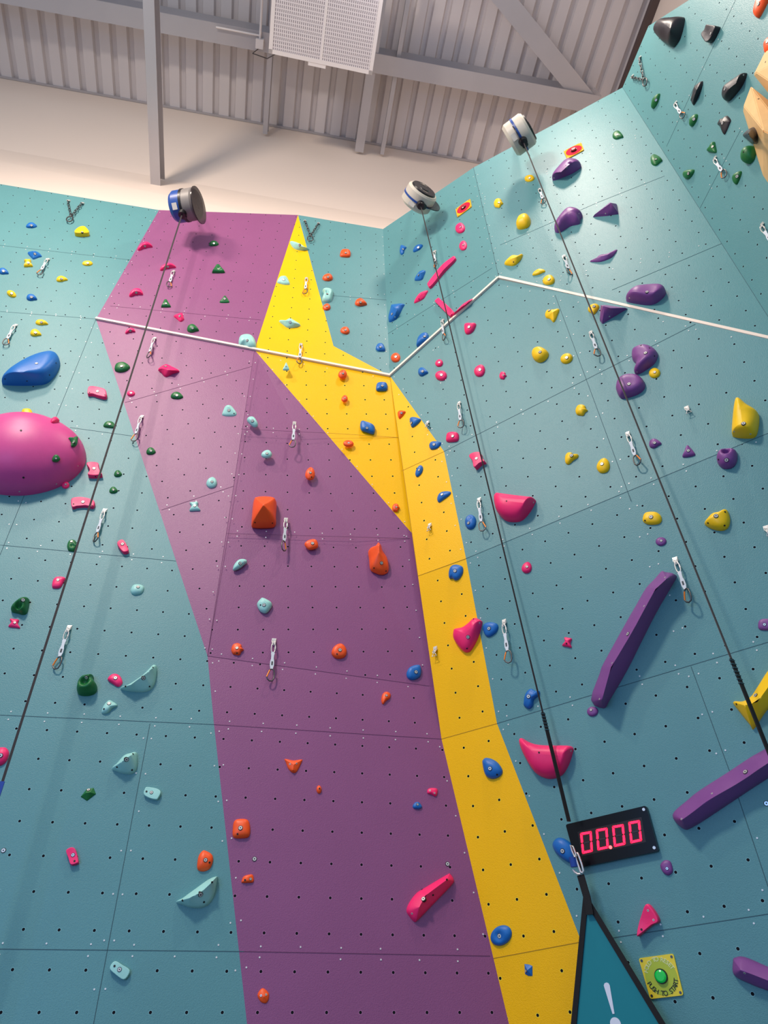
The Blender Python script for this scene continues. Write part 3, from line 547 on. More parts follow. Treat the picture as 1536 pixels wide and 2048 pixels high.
H('y', fR1, 'curved', RT, 'drop', 1188, 618, 20, 24, 60, bolt=(1188, 613)); H('y', fR1, 'knobbed', RT, 'knob', 1163, 820, 25, 23, bolt=None); H('y', fR1, 'boot-shaped', RT, [(1130, 912), (1135, 905), (1143, 905), (1148, 910), (1156, 909), (1156, 915), (1147, 921), (1138, 929), (1131, 926)], bolt=(1143, 911)); H('y', fR1, 'upright egg-shaped', RT, 'egg', 1206, 931, 27, 31, 0, bolt=(1204, 928)); H('y', fR2, 'low half-oval', RT, [(1285, 1038), (1288, 1027), (1297, 1023), (1312, 1024), (1322, 1032), (1323, 1043), (1315, 1049), (1297, 1049), (1287, 1044)], bolt=(1302, 1034), holes=[(1290, 1041)])
H('y', fR2, 'three-cornered', RT, [(1409, 1045), (1414, 1038), (1425, 1027), (1440, 1023), (1449, 1018), (1455, 1021), (1460, 1040), (1456, 1056), (1444, 1062), (1425, 1058), (1411, 1050)], h=.07, bolt=(1432, 1032), holes=[(1416, 1046), (1450, 1024), (1449, 1051)]); H('y', fR1, 'large sail-shaped', RT, [(1464, 867), (1466, 830), (1470, 800), (1474, 795), (1480, 797), (1494, 810), (1514, 823), (1518, 838), (1515, 865), (1508, 876), (1490, 877), (1470, 874)], h=.12, kind='dome', ridge=[(1482, 820), (1485, 850)], bolt=(1487, 847), scr=[(1468, 863), (1501, 868)])
H('y', fR3, 'large pointed wing', RT, [(1465, 1403), (1485, 1402), (1500, 1393), (1515, 1370), (1536, 1337), (1570, 1300), (1590, 1330), (1550, 1400), (1530, 1425), (1508, 1458), (1500, 1450), (1480, 1425)], h=.1, kind='cone', ridge=[(1490, 1412), (1515, 1405), (1560, 1340)], bolt=(1511, 1391), holes=[(1473, 1408)]); H('y', fR1, 'small round washer-like', RT, 'oval', 1309, 746, 23, 21)
H('p', fR1, 'large hooked', RT, [(1263, 700), (1270, 693), (1285, 689), (1300, 692), (1312, 701), (1315, 712), (1308, 728), (1290, 742), (1276, 749), (1269, 745), (1273, 730), (1264, 717)], h=.10, ridge=[(1290, 708), (1290, 715)], bolt=(1291, 706), holes=[(1282, 691), (1299, 696), (1309, 712)], scr=[(1274, 744)]); H('p', fR1, 'large smooth disc', RT, [(1232, 772), (1237, 757), (1252, 748), (1270, 748), (1284, 757), (1290, 770), (1286, 782), (1272, 791), (1250, 797), (1240, 795), (1233, 782)], h=.09, bolt=(1258, 768), ridge=[(1250, 768), (1268, 766)])
H('p', fR1, 'angular wedge', RT, [(1199, 640), (1199, 606), (1208, 606), (1255, 617), (1240, 626), (1222, 637), (1205, 648)], kind='facet', ridge=[(1207, 614), (1222, 618)], bolt=None, scr=[(1219, 633)], h=.12)
H('p', fR2, 'very long bar-shaped', RT, [(1324, 1144), (1333, 1146), (1353, 1151), (1345, 1170), (1313, 1225), (1280, 1290), (1255, 1340), (1220, 1400), (1208, 1417), (1183, 1402), (1200, 1350), (1207, 1330), (1240, 1270), (1275, 1210), (1292, 1180), (1310, 1160)], h=.17, kind='cone', ridge=[(1206, 1400), (1223, 1335), (1268, 1262), (1312, 1180), (1334, 1160)], bolt=(1256, 1268), scr=[(1330, 1155), (1288, 1212), (1224, 1326), (1199, 1398)], squeeze=False)
H('p', fR3, 'long diagonal bar', RT, [(1345, 1630), (1375, 1600), (1400, 1580), (1450, 1548), (1500, 1515), (1530, 1498), (1560, 1480), (1600, 1500), (1560, 1540), (1500, 1580), (1440, 1620), (1390, 1652), (1367, 1658)], h=.13, kind='cone', ridge=[(1366, 1640), (1410, 1606), (1500, 1552), (1570, 1505)], bolt=(1491, 1544), scr=[(1424, 1587), (1363, 1638)], squeeze=False)
H('p', fR3, 'cropped bar-shaped', RT, [(1466, 1922), (1470, 1915), (1490, 1914), (1540, 1935), (1600, 1960), (1600, 2000), (1540, 1983), (1500, 1968), (1468, 1950)], h=.1, kind='cone', ridge=[(1482, 1940), (1590, 1982)], bolt=None, scr=[(1489, 1946)], squeeze=False)
H('p', fR1, 'small flat', RT, 'drop', 1310, 886, 25, 20, -15); H('p', fR1, 'small triangular', RT, 'tri', 1376, 902, 26, 24, -10); H('p', fR1, 'round pocketed', RT, [(1433, 915), (1437, 903), (1448, 898), (1468, 898), (1474, 908), (1472, 926), (1462, 936), (1446, 936), (1436, 927)], h=.08, dent=[(1452, 904, 7, .8)], bolt=(1453, 920), holes=[(1437, 919)])
H('p', fR2, 'tiny oval', RT, 'oval', 1322, 1083, 22, 18); H('p', fR3, 'tiny round', RT, 'oval', 1185, 1423, 23, 20, 0, bolt=(1182, 1420)); H('p', fR2, 'rounded block', RT, [(1516, 1250), (1519, 1240), (1530, 1237), (1545, 1240), (1546, 1256), (1535, 1261), (1519, 1259)], bolt=(1529, 1249)); H('p', fR3, 'small upright', RT, [(1320, 1731), (1326, 1722), (1334, 1720), (1342, 1725), (1346, 1743), (1337, 1751), (1326, 1745)], bolt=(1334, 1737))
H('r', fR3, 'flat triangular', RT, [(1277, 1870), (1279, 1854), (1285, 1833), (1298, 1808), (1321, 1840), (1305, 1851), (1280, 1871)], h=.05, kind='flat', bolt=None, scr=[(1307, 1840), (1296, 1821)], holes=[(1283, 1859)])
# glossy upper right
H('p', fUR2, 'large smooth almond', GT, [(1252, 598), (1258, 585), (1275, 574), (1300, 570), (1322, 572), (1331, 580), (1328, 592), (1312, 607), (1295, 610), (1270, 605)], h=.12, bolt=(1294, 584), scr=[(1259, 596)], ridge=[(1280, 586), (1308, 584)]); H('p', fUR2, 'large pointed fin', GT, [(1105, 358), (1112, 343), (1125, 325), (1137, 318), (1155, 322), (1162, 333), (1145, 347), (1120, 357), (1108, 361)], h=.12, kind='dome', ridge=[(1122, 345), (1142, 330)], bolt=(1133, 334), scr=[(1108, 356)])
H('p', fUR2, 'large curved lip', GT, [(1109, 458), (1120, 436), (1135, 420), (1150, 419), (1164, 427), (1160, 438), (1158, 448), (1140, 452), (1118, 466)], h=.13, dent=[(1138, 444, 12, .4)], bolt=None, scr=[(1158, 427)]); H('p', fUR2, 'angular pyramid', GT, [(1185, 431), (1218, 400), (1233, 405), (1237, 428), (1215, 431)], kind='facet', ridge=[(1222, 408), (1228, 415)], bolt=None, scr=[(1211, 427)], h=.12); H('p', fUR2, 'thin diamond-shaped', GT, [(1179, 522), (1190, 517), (1200, 508), (1215, 506), (1234, 497), (1228, 510), (1218, 518), (1200, 524)], kind='cone', bolt=(1206, 508), ridge=[(1203, 513), (1216, 510)])
H('y', fUR2, 'small flat oval', GT, 'oval', 1059, 357, 20, 13, -5); H('y', fUR2, 'small round', GT, 'knob', 997, 406, 19, 19); H('y', fUR2, 'large shiny lobed', GT, [(1033, 448), (1036, 436), (1044, 430), (1056, 430), (1061, 443), (1056, 455), (1041, 459), (1034, 455)], bolt=None, h=.09); H('y', fUR2, 'fish-shaped', GT, [(1008, 526), (1017, 514), (1025, 508), (1036, 510), (1045, 507), (1041, 519), (1030, 531), (1018, 531)], holes=[(1027, 524)], bolt=None, kind='cone', ridge=[(1022, 518), (1033, 514)])
H('y', fUR2, 'small bean-shaped', GT, 'bean', 1078, 545, 24, 15, 10, bolt=None); H('y', fUR2, 'egg-shaped', GT, 'egg', 1097, 560, 25, 20); H('g', fUR2, 'rounded', GT, 'drop', 1236, 270, 22, 18, 0); H('g', fUR2, 'teardrop', GT, 'drop', 1312, 319, 23, 24, -20)
# shaded upper right
H('b', fUR1, 'leaf-shaped', HT_, 'halfmoon', 806, 499, 16, 19, -20); H('b', fUR1, 'small wedge', HT_, 'point', 836, 497, 19, 14); H('b', fUR1, 'angular', HT_, [(828, 558), (832, 549), (839, 541), (850, 540), (848, 551), (844, 560), (832, 561)], kind='cone', bolt=(837, 550), ridge=[(841, 547)]); H('b', fUR1, 'large concave flag-like', HT_, [(780, 613), (784, 607), (807, 607), (805, 615), (794, 637), (777, 643)], h=.08, kind='cone', ridge=[(788, 614), (795, 622)], bolt=(784, 628), scr=[(790, 634)]); H('b', fUR1, 'upright wedge', HT_, [(834, 691), (835, 678), (843, 668), (853, 665), (857, 672), (854, 682), (842, 690), (835, 694)], bolt=(849, 673))
H('o', fUR1, 'round', HT_, 'egg', 791, 715, 19, 19); H('r', fUR1, 'rounded shield', HT_, 'egg', 920, 456, 20, 21, -10); H('r', fUR1, 'upright shield', HT_, 'egg', 926, 491, 16, 20, 0)
H('r', fUR1, 'long thin bar', HT_, [(858, 574), (860, 568), (885, 536), (908, 517), (912, 517), (911, 523), (890, 545), (864, 576)], kind='flat', h=.035, bolt=None, squeeze=False); H('r', fUR1, 'diamond-shaped', HT_, [(828, 606), (831, 595), (840, 584), (855, 580), (852, 590), (846, 599)], kind='cone', ridge=[(842, 589)], bolt=None, holes=[(838, 598)])
H('r', fUR1, 'short downslanting bar', HT_, [(873, 606), (880, 600), (884, 603), (910, 627), (906, 635), (901, 635), (876, 610)], kind='flat', h=.04, bolt=None, holes=[(879, 614)], squeeze=False); H('r', fUR1, 'curved rising bar', HT_, [(903, 637), (908, 628), (925, 607), (944, 597), (948, 600), (930, 617)], h=.05, kind='cone', ridge=[(912, 624), (938, 604)], bolt=None)
# far right
H('k', fFR, 'very large shield-shaped', FT, [(1306, 57), (1312, 44), (1325, 36), (1345, 35), (1366, 34), (1369, 45), (1362, 75), (1350, 93), (1342, 93), (1325, 82), (1310, 68)], h=.13, bolt=None, ridge=[(1335, 52), (1348, 60)]); H('k', fFR, 'block-like', FT, [(1408, 68), (1415, 60), (1419, 51), (1430, 52), (1441, 55), (1436, 68), (1428, 82), (1420, 86), (1414, 80)], bolt=(1422, 67), kind='flat')
H('k', fFR, 'narrow blade-like', FT, [(1380, 200), (1385, 175), (1392, 168), (1405, 162), (1403, 180), (1388, 210), (1381, 202)], kind='cone', ridge=[(1393, 180), (1390, 190)], bolt=(1387, 177)); H('k', fFR, 'long pod-shaped', FT, [(1445, 188), (1450, 172), (1462, 162), (1478, 152), (1490, 146), (1494, 150), (1485, 172), (1468, 192), (1455, 202), (1447, 198)], bolt=(1450, 178), scr=[(1487, 150)], ridge=[(1458, 180), (1480, 162)], h=.09)
H('k', fFR, 'star-shaped', FT, [(1433, 248), (1438, 238), (1446, 235), (1453, 231), (1462, 240), (1460, 248), (1450, 269), (1444, 263), (1438, 252)], kind='cone', bolt=(1445, 246)); H('g', fFR, 'slim leaf-shaped', FT, [(1303, 214), (1307, 197), (1318, 187), (1320, 192), (1315, 208), (1307, 217)])
H('g', fFR, 'curled', FT, [(1379, 250), (1381, 237), (1391, 228), (1396, 231), (1393, 243), (1385, 253)]); H('g', fFR, 'rounded', FT, 'tri', 1425, 294, 20, 22, 10); H('g', fFR, 'wedge-shaped', FT, [(1366, 348), (1371, 341), (1388, 339), (1387, 348), (1377, 358), (1369, 356)]); H('g', fFR, 'large rounded', FT, [(1484, 306), (1492, 294), (1502, 291), (1512, 296), (1510, 318), (1498, 328), (1487, 322)], h=.08, bolt=None, holes=[(1487, 304)]); H('g', fFR, 'pebble-like', FT, [(1465, 356), (1470, 347), (1482, 342), (1483, 350), (1475, 368), (1468, 366)])
H('o', fFR, 'lobed elongated', FT, [(1508, 25), (1512, 5), (1520, -12), (1545, -14), (1536, 5), (1520, 34), (1512, 34)], bolt=(1517, 8)); H('o', fFR, 'two-lobed cropped', FT, [(1528, 88), (1533, 77), (1545, 72), (1550, 95), (1533, 107), (1529, 100)], bolt=(1535, 83))
# the pink dome volume with the holds bolted onto it
pix = [(40+131*math.cos(t*math.pi/10), 911+80*math.sin(t*math.pi/10)) for t in range(20)]
me, cw, bvhD = hold_mesh(fT0, pix, .34, 'dome', None, 99, None)
dm = link('dome_volume', me, ('hold_magenta_pink',)); dm.location = cw
tag(dm, 'huge round magenta pink dome bulging from the left teal wall', 'climbing volume')
for p in ((42, 861), (47, 955)): bolt_on(dm, cw, bvhD, p, ME_HOLE, 'screw_hole', 1.4)
for p in ((163, 887), (156, 932), (113, 968), (39, 983)): bolt_on(dm, cw, bvhD, p, ME_SCREW, 'screw')
def plane_at_hit(bvh, px):
    d = Vector(ray(*px)).normalized(); loc, n, _, _ = bvh.ray_cast(Vector(CAM), d)
    n = np.array(n); p = np.array(loc); t = np.cross(n, [0, 0, 1.]); t /= np.linalg.norm(t); return Facet(p, p+t, p+np.cross(n, t))
DM = 'pink dome'
H('y', fT0, 'rounded', LT, [(43, 832), (44, 820), (52, 817), (62, 819), (66, 832), (60, 838), (48, 838)], bolt=None)
H('r', plane_at_hit(bvhD, (110, 846)), 'small stepped', DM, 'drop', 110, 841, 17, 10, bolt=None, h=.03, squeeze=False)
H('g', plane_at_hit(bvhD, (146, 884)), 'three-lobed', DM, [(137, 876), (144, 877), (149, 874), (154, 877), (152, 892), (143, 893), (142, 885)], bolt=(147, 885), squeeze=False, h=.035)
H('g', plane_at_hit(bvhD, (112, 917)), 'small domed', DM, 'dome', 112, 917, 16, 15, squeeze=False, h=.04)
# wooden volumes on the far right wall
def volume(px_out, ridge_px, hs, label):
    P = [fFR.at(*p) for p in px_out]; n = len(P); T = [fFR.at(p[0], p[1], h) for p, h in zip(ridge_px, hs)]
    bm = bmesh.new(); a = [bm.verts.new(p) for p in P]; t = [bm.verts.new(p) for p in T]
    bmesh.ops.convex_hull(bm, input=a+t); bmesh.ops.bevel(bm, geom=bm.edges, offset=.006, segments=2, affect='EDGES')
    c = sum(P)/n; bvh = BVHTree.FromBMesh(bm); bmesh.ops.translate(bm, verts=bm.verts, vec=-Vector(c)); me = bpy.data.meshes.new('volume'); bm.to_mesh(me); bm.free()
    o = link('wooden_volume', me, ('plywood',)); o.location = c; tag(o, label, 'climbing volume', 'plywood volumes on the far right wall'); return o, bvh, c
m = mat('plywood', (236, 190, 128), .55, 0, .4, noise=.14, nscale=9)
vo, bvV, vc = volume([(1486, 222), (1497, 190), (1600, 250), (1640, 330), (1540, 372), (1526, 352)], [(1487, 212), (1502, 172), (1527, 262), (1600, 300)], [.1, .1, .34, .30], 'pale plywood wedge volume with a black hold on its face')
for p in ((1487, 214),): bolt_on(vo, vc, bvV, p, ME_BOLT, 'bolt', 1.5)
for p in ((1517, 198), (1494, 236), (1500, 234), (1519, 293)): bolt_on(vo, vc, bvV, p, ME_HOLE, 'screw_hole')
vo2, bvV2, vc2 = volume([(1507, 150), (1530, 104), (1600, 60), (1680, 120), (1640, 250), (1536, 186)], [(1512, 145), (1532, 104), (1600, 100), (1580, 190)], [.08, .08, .25, .25], 'pale plywood volume cut by the frame edge, above the other volume')
for p in ((1531, 124),): bolt_on(vo2, vc2, bvV2, p, ME_HOLE, 'screw_hole')
H('k', plane_at_hit(bvV, (1507, 275)), 'pointed cone', 'plywood volume', [(1489, 269), (1506, 254), (1515, 268), (1514, 288), (1500, 278)], kind='cone', bolt=None, squeeze=False, h=.1, ridge=[(1503, 265)])
# blank insert bolts in the wall
for (p, lab) in (((509, 1718), 'bright steel insert bolt on the purple wall beside the orange wedge hold'), ((895, 1728), 'dull steel insert bolt above the long pink blade hold'), ((7, 1701), 'steel insert bolt at the left edge of the teal wall')):
    w = fA.at(*p); o = bpy.data.objects.new('insert_bolt', ME_BOLT); COL.objects.link(o); o.matrix_world = Matrix.Translation(w) @ frame_at(fA.N).to_4x4()
    tag(o, lab, 'bolt', 'insert bolts in the wall')
w = fR3.at(1533, 1607); o = bpy.data.objects.new('insert_bolt', ME_BOLT); COL.objects.link(o); o.matrix_world = Matrix.Translation(w) @ frame_at(fR3.N).to_4x4(); tag(o, 'steel insert bolt beside the long diagonal purple bar at the right edge', 'bolt', 'insert bolts in the wall')
# labels for holds
ORD = ['', 'second', 'third', 'fourth', 'fifth', 'sixth', 'seventh', 'eighth', 'ninth', 'tenth', 'eleventh', 'twelfth', 'thirteenth', 'fourteenth', 'fifteenth', 'sixteenth', 'seventeenth', 'eighteenth', 'nineteenth', 'twentieth', 'twenty-first', 'twenty-second']
by = {}
for r in HOLDS: by.setdefault((r[1], r[3]), []).append(r)
for (c, reg), rows in by.items():
    rows.sort(key=lambda r: r[4])
    for i, r in enumerate(rows):
        cn = PAL[c][0]
        if len(rows) == 1: lab = f'{r[2]} {cn} climbing hold, the only {cn} one on the {reg}'
        elif i == 0: lab = f'{r[2]} {cn} climbing hold, highest {cn} one on the {reg}'
        elif i == len(rows)-1: lab = f'{r[2]} {cn} climbing hold, lowest {cn} one on the {reg}'
        else: lab = f'{r[2]} {cn} climbing hold, {ORD[i]} {cn} one down the {reg}'
        if len(lab.split()) > 16: lab = lab.replace(' climbing', '')
        tag(r[0], lab, 'climbing hold', f'{cn} climbing holds')
# ------------------------------------------------------------------ quickdraws and wall hardware
def loop_pts(w, h, n=20, sq=.0, taper=0):
    out = []
    for i in range(n):
        a = 2*math.pi*i/n; x = math.cos(a); z = math.sin(a); e = .7
        x = math.copysign(abs(x)**e, x); z = math.copysign(abs(z)**.9, z)
        out.append((x*w/2*(1+taper*z), 0, z*h/2))
    return out
def shape(build):
    m = MB(); mats = build(m); o = m.build('tmp', mats); me = o.data; bpy.data.objects.remove(o); return me
def s_hanger(m):
    # local frame: x right, y towards the wall, z up
    m.cyl((0, .002, 0), (0, -.012, 0), .012, 6, 0, smooth=False); m.cyl((0, .002, 0), (0, -.004, 0), .017, 14, 0)
    m.prism([(-.017, -.003, .018), (.017, -.003, .018), (.019, -.004, -.012), (.012, -.03, -.045), (-.012, -.03, -.045), (-.019, -.004, -.012)], (0, .004, 0), 0)
    m.tube([(0.0+.012*math.cos(a*math.pi/6), -.032-.002*0, -.045+.012*math.sin(a*math.pi/6)) for a in range(12)], .003, 6, 0, True); return ('steel',)
def s_maillon(m):
    m.tube([(x*.9, -.03+y, z-.083) for x, y, z in loop_pts(.034, .082, 18)], .0042, 8, 0, True)
    m.cyl((.015, -.03, -.07), (.015, -.03, -.096), .0066, 8, 0); return ('steel',)
def s_sling(m):
    zs = [(-.118, .0085), (-.128, .014), (-.15, .0105), (-.175, .010), (-.195, .0145), (-.232, .0155), (-.25, .011), (-.262, .009)]
    v = []; f = []
    for z, w in zs: v += [(-w, -.034, z), (w, -.034, z), (w, -.026, z), (-w, -.026, z)]
    for i in range(len(zs)-1):
        for k in range(4): f.append((i*4+k, i*4+(k+1) % 4, i*4+4+(k+1) % 4, i*4+4+k))
    f += [(0, 1, 2, 3), tuple(len(v)-4+k for k in range(4))]; m.add(v, f, 0); return ('sling',)
def s_mark(m):
    m.box((0, -.0345, -.215), (.012, 0, 0), (0, .002, 0), (0, 0, .030)); return ('sling_mark',)
def s_body(m):
    P = [(-.006, -.265), (.008, -.262), (.022, -.275), (.026, -.30), (.024, -.335), (.014, -.357), (-.008, -.362), (-.026, -.347), (-.032, -.33)]
    m.tube([(x, -.03, z) for x, z in P], .0052, 8, 0); m.tube([(x, -.03, z) for x, z in [(-.006, -.265), (-.014, -.275)]], .0052, 8, 0); return ('steel_dark',)
def s_gate(m):
    m.tube([(-.013, -.03, -.275), (-.022, -.031, -.30), (-.032, -.03, -.332)], .0056, 8, 0); return ('orange_anod',)
ME = {k: shape(f) for k, f in dict(hanger=s_hanger, link=s_maillon, sling=s_sling, mark=s_mark, body=s_body, gate=s_gate).items()}
def gear_frame(fc, px, lift=0):
    p = fc.at(*px, lift); n = Vector((fc.N[0], fc.N[1], 0)).normalized(); x = Vector((0, 0, 1)).cross(n)  # x right seen from the front
    return p, Matrix((x, -n, Vector((0, 0, 1)))).transposed()
def child(name, me, par, rz=0.0, tx=0, mir=False):
    o = bpy.data.objects.new(name, me); COL.objects.link(o); o.parent = par
    if rz or mir:
        o.matrix_local = Matrix.Translation((0, -.03, -.12)) @ Matrix.Rotation(rz, 4, 'Z') @ (Matrix.Scale(-1, 4, (1, 0, 0)) if mir else Matrix.Identity(4)) @ Matrix.Translation((0, .03, .12))
    return o
QD = [
 (fU1, (97, 519), 0, 'upper left teal wall beside the pointed blue hold'), (fU2, (348, 543), 1, 'upper purple panel just right of the belay webbing'),
 (fT0, (32, 651), 1, 'left wall above the big blue fin hold'), (fU3, (613, 557), 0, 'upper yellow triangle, the higher one there'), (fU3, (602, 689), 0, 'upper yellow triangle, crossing the cream strip'),
 (fP1, (310, 677), 1, 'purple wall just under the cream strip'), (fP1, (284, 834), 0, 'purple wall edge beside the left fold'), (fP2, (589, 846), 0, 'purple wall near its sloping yellow edge'),
 (fP2, (572, 1039), 1, 'purple wall right of the big orange pyramid'), (fP2, (548, 1281), 0, 'lowest on the purple wall'), (fA, (210, 1021), 1, 'left teal wall right of the long arched pink hold'),
 (fA, (139, 1255), 0, 'left teal wall above the horned green jug'), (fUR1, (870, 503), 0, 'shaded upper right wall above the slanting pink bar'), (fUR1, (886, 641), 1, 'rising cream strip near the inner corner'),
 (fR1, (919, 806), 0, 'right teal wall above the rounded pink hold'), (fR1, (959, 999), 1, 'right teal wall beside the huge pink half-disc'), (fR2, (1009, 1243), 0, 'right teal wall between blue hold and webbing'),
 (fUR2, (1079, 379), 0, 'glossy wall just below the cream belay device'), (fUR2, (1128, 513), 1, 'glossy wall close to the right webbing'), (fR1, (1182, 665), 0, 'right teal wall under the angular purple wedge'),
 (fR1, (1256, 867), 1, 'right teal wall left of the small purple holds'), (fR2, (1351, 1119), 0, 'top end of the very long purple bar'), (fFR, (1352, 206), 1, 'far right wall, the highest one there'), (fFR, (1431, 316), 0, 'far right wall under the rounded green hold'), (fFR, (1525, 449), 1, 'far right edge, below the plywood volumes')]
rq = random.Random(11)
for fc, px, mir, where in QD:
    p, rot = gear_frame(fc, px); q = empty('quickdraw', Vector(p), rot); tag(q, f'steel and white quickdraw on the {where}', 'quickdraw', 'quickdraws hanging on the walls')
    a = rq.uniform(-.5, .5)
    child('hanger', ME['hanger'], q); child('quick_link', ME['link'], q, a*.6); s = child('sling', ME['sling'], q, a); k = bpy.data.objects.new('stitched_mark', ME['mark']); COL.objects.link(k); k.parent = s
    b = child('carabiner', ME['body'], q, a+rq.uniform(-.4, .4), mir=bool(mir)); g = bpy.data.objects.new('gate', ME['gate']); COL.objects.link(g); g.parent = b; g['label'] = 'orange gate'
def s_tri(m):
    m.tube([(0, -.03, -.04), (.02, -.03, -.08), (-.02, -.03, -.08)], .0036, 6, 0, True); return ('steel',)
ME['tri'] = shape(s_tri)
for fc, px, w in [(fR1, (856, 845), 'beside the triangular blue hold on the teal wall'), (fR1, (860, 1050), 'on the upper part of the yellow band'), (fR2, (871, 1297), 'on the yellow band below mid height'), (fR1, (1374, 816), 'alone on the right teal wall'), (fR2, (1533, 1056), 'cut by the right frame edge')]:
    p, rot = gear_frame(fc, px); q = empty('bolt_hanger', Vector(p), rot); tag(q, f'small bare steel bolt hanger and ring {w}', 'bolt hanger', 'bare bolt hangers'); child('hanger', ME['hanger'], q); child('ring', ME['tri'], q)
def chain_links(m, a, b, n, r=.013):
    a, b = np.array(a), np.array(b); d = (b-a)/n; L = np.linalg.norm(d); e = d/L; y = np.array([0, 1., 0]); x = np.cross(e, y)
    for i in range(n):
        c = a+d*(i+.5); s = x if i % 2 else y
        m.tube([c+e*math.cos(t*math.pi/6)*L*.62+s*math.sin(t*math.pi/6)*r for t in range(12)], .0045, 6, 0, True)
ANCH = [(fU1, (138, 402), (166, 407), (142, 433), 'upper left teal wall'), (fU3, (610, 442), (637, 447), (621, 472), 'teal corner panel beside the yellow tip'), (fFR, (1281, 115), (1266, 152), (1287, 160), 'far right wall near its top corner')]
for fc, a, b, c, w in ANCH:
    A, B, C_ = fc.at(*a, .0), fc.at(*b, .0), fc.at(*c, .03); q = empty('chain_anchor', Vector(A)); tag(q, f'dark steel Y-shaped chain anchor on the {w}', 'chain anchor', 'chain anchors at the wall top')
    for P_ in (A, B):
        n = Vector((fc.N[0], fc.N[1], 0)).normalized(); x = Vector((0, 0, 1)).cross(n); h_ = bpy.data.objects.new('hanger', ME['hanger']); COL.objects.link(h_); h_.parent = q
        h_.matrix_local = Matrix.Translation(Vector(P_-A)) @ Matrix((x, -n, Vector((0, 0, 1)))).transposed().to_4x4()
    for P_ in (A, B):
        m = MB(); s_ = P_+fc.N*.03+np.array([0, 0, -.05]); chain_links(m, s_-A, C_-A, 6 if P_ is A else 7); m.build('chain', ('steel_dark',), q)
    m = MB(); d = np.array([0, 0, -1.]); m.tube([(C_-A)+d*.06+np.array([0, 0, 1])*math.cos(t*math.pi/8)*.062+fc.U*math.sin(t*math.pi/8)*.036 for t in range(16)], .007, 8, 0, True); m.build('carabiner', ('steel_dark',), q)
# ------------------------------------------------------------------ auto belay devices
mat('web_dark', (44, 38, 40), .8); mat('drum_cream', (206, 198, 182), .4); mat('drum_blue', (34, 74, 150), .35); mat('drum_grey', (128, 122, 118), .45); mat('black_plastic', (24, 22, 25), .35); mat('smoke', (40, 30, 36), .2, alpha=.72); mat('label_white', (220, 214, 204), .5); mat('label_grey', (132, 122, 112), .5)
def belay(px, depth_from, off, axis, rad, halfw, mats_, name_label, disc, tilt=0.0, roll=None):
    """depth_from facet, off = distance in front of the wall"""
    fc = depth_from; P_ = fc.at(*px, off); a = np.array(axis, float); a /= np.linalg.norm(a)
    side = np.cross([0, 0, 1.], a); side /= np.linalg.norm(side); up = np.cross(a, side)
    q = empty('auto_belay', Vector(P_)); tag(q, name_label, 'auto belay', 'auto belay devices at the top of the wall')
    body, band, cover = mats_
    r = rad; w = halfw
    m = MB()  # octagonal-rounded drum
    for (x0, x1, r0, r1) in ((-w, -w*.75, r*.86, r), (-w*.75, -w*.08, r, r), ):
        m.cyl(a*x0, a*x1, r0, 28, 0, r2=r1)
    o = m.build('back_housing', (body[0],), q)
    m = MB(); m.cyl(a*w*.08, a*w*.8, r, 28, 0); m.cyl(a*w*.8, a*w, r, 28, 0, r2=r*.9); m.build('front_housing', (body[1],), q)
    m = MB(); m.cyl(-a*w*.1, a*w*.1, r*1.035, 32, 0); m.tube([side*math.sin(t)*.035+up*(r*1.02+math.cos(t)*.045) for t in [i*math.pi/8 for i in range(16)]], .009, 6, 0, True); m.build('band', (band,), q)
    m = MB(); m.cyl(a*w, a*(w+.018), r*.84, 28, 0, r2=r*.78); m.cyl(a*(w+.018), a*(w+.026), r*.35, 20, 0, r2=r*.3); cv = m.build('cover', (cover,), q)
    m = MB(); m.box(a*(w+.0195)+up*r*.52, side*r*.5, a*.002, up*.012); m.box(a*(w+.0195)+up*r*.62, side*r*.16, a*.002, up*.03); m.box(a*(w+.0195)-up*r*.52, side*r*.3, a*.002, up*.012); m.build('cover_marking', ('label_grey',), cv)
    m = MB(); ang = math.radians(-62)
    dn = -up; dd = (dn*math.cos(.5)-side*math.sin(.5)); m.box(dd*(r*1.005)-a*w*.45, np.cross(dd, a)*r*.42, a*w*.4, dd*.006); m.build('rating_label', ('label_white',), q)
    m = MB(); m.cyl(-up*(r*.86), -up*(r+.045), .055, 18, 0, r2=.042); m.cyl(-up*(r*.9)+side*.03, -up*(r+.02)+side*.05, .035, 14, 0); m.build('nozzle', ('black_plastic',), q)
    if disc:
        dc = a*disc[3]+up*disc[0]+side*disc[1]; m = MB(); m.cyl(dc, dc+a*.012, disc[2], 40, 0); m.build('guard_disc', ('smoke',), q)
    # bracket, shackle and backup lanyard down to the wall
    wall_p = fc.at(*px)-P_; wp = wall_p+np.array([0, 0, -.02])
    m = MB(); m.tube([up*(r*.95), up*(r*1.0)+(wp)*.5+np.array([0, 0, .1]), wp+np.array([0, 0, .16])], .012, 8, 0); m.cyl(wp+np.array([0, 0, .16])+fc.N*.02, wp+np.array([0, 0, .16])-fc.N*.01, .03, 8, 0); m.build('mounting_arm', ('steel_dark',), q)
    m = MB(); s0 = wp+fc.N*.03+fc.U*.12+np.array([0, 0, -.06]); chain_links(m, s0+np.array([0, 0, .16]), s0, 4); m.tube([s0+np.array([0, 0, -.05])+np.array([0, 0, 1])*math.cos(t*math.pi/8)*.055+fc.U*math.sin(t*math.pi/8)*.03 for t in range(16)], .007, 8, 0, True); m.build('backup_chain', ('steel_dark',), q)
    return P_, up, r
b1 = belay((371, 411), fU2, .42, (.97, -.16, -.04), .185, .15, (('drum_blue', 'drum_grey'), 'black_plastic', 'black_plastic'), 'blue and grey auto belay device at the top of the purple panel', (-.05, 0, .215, .17))
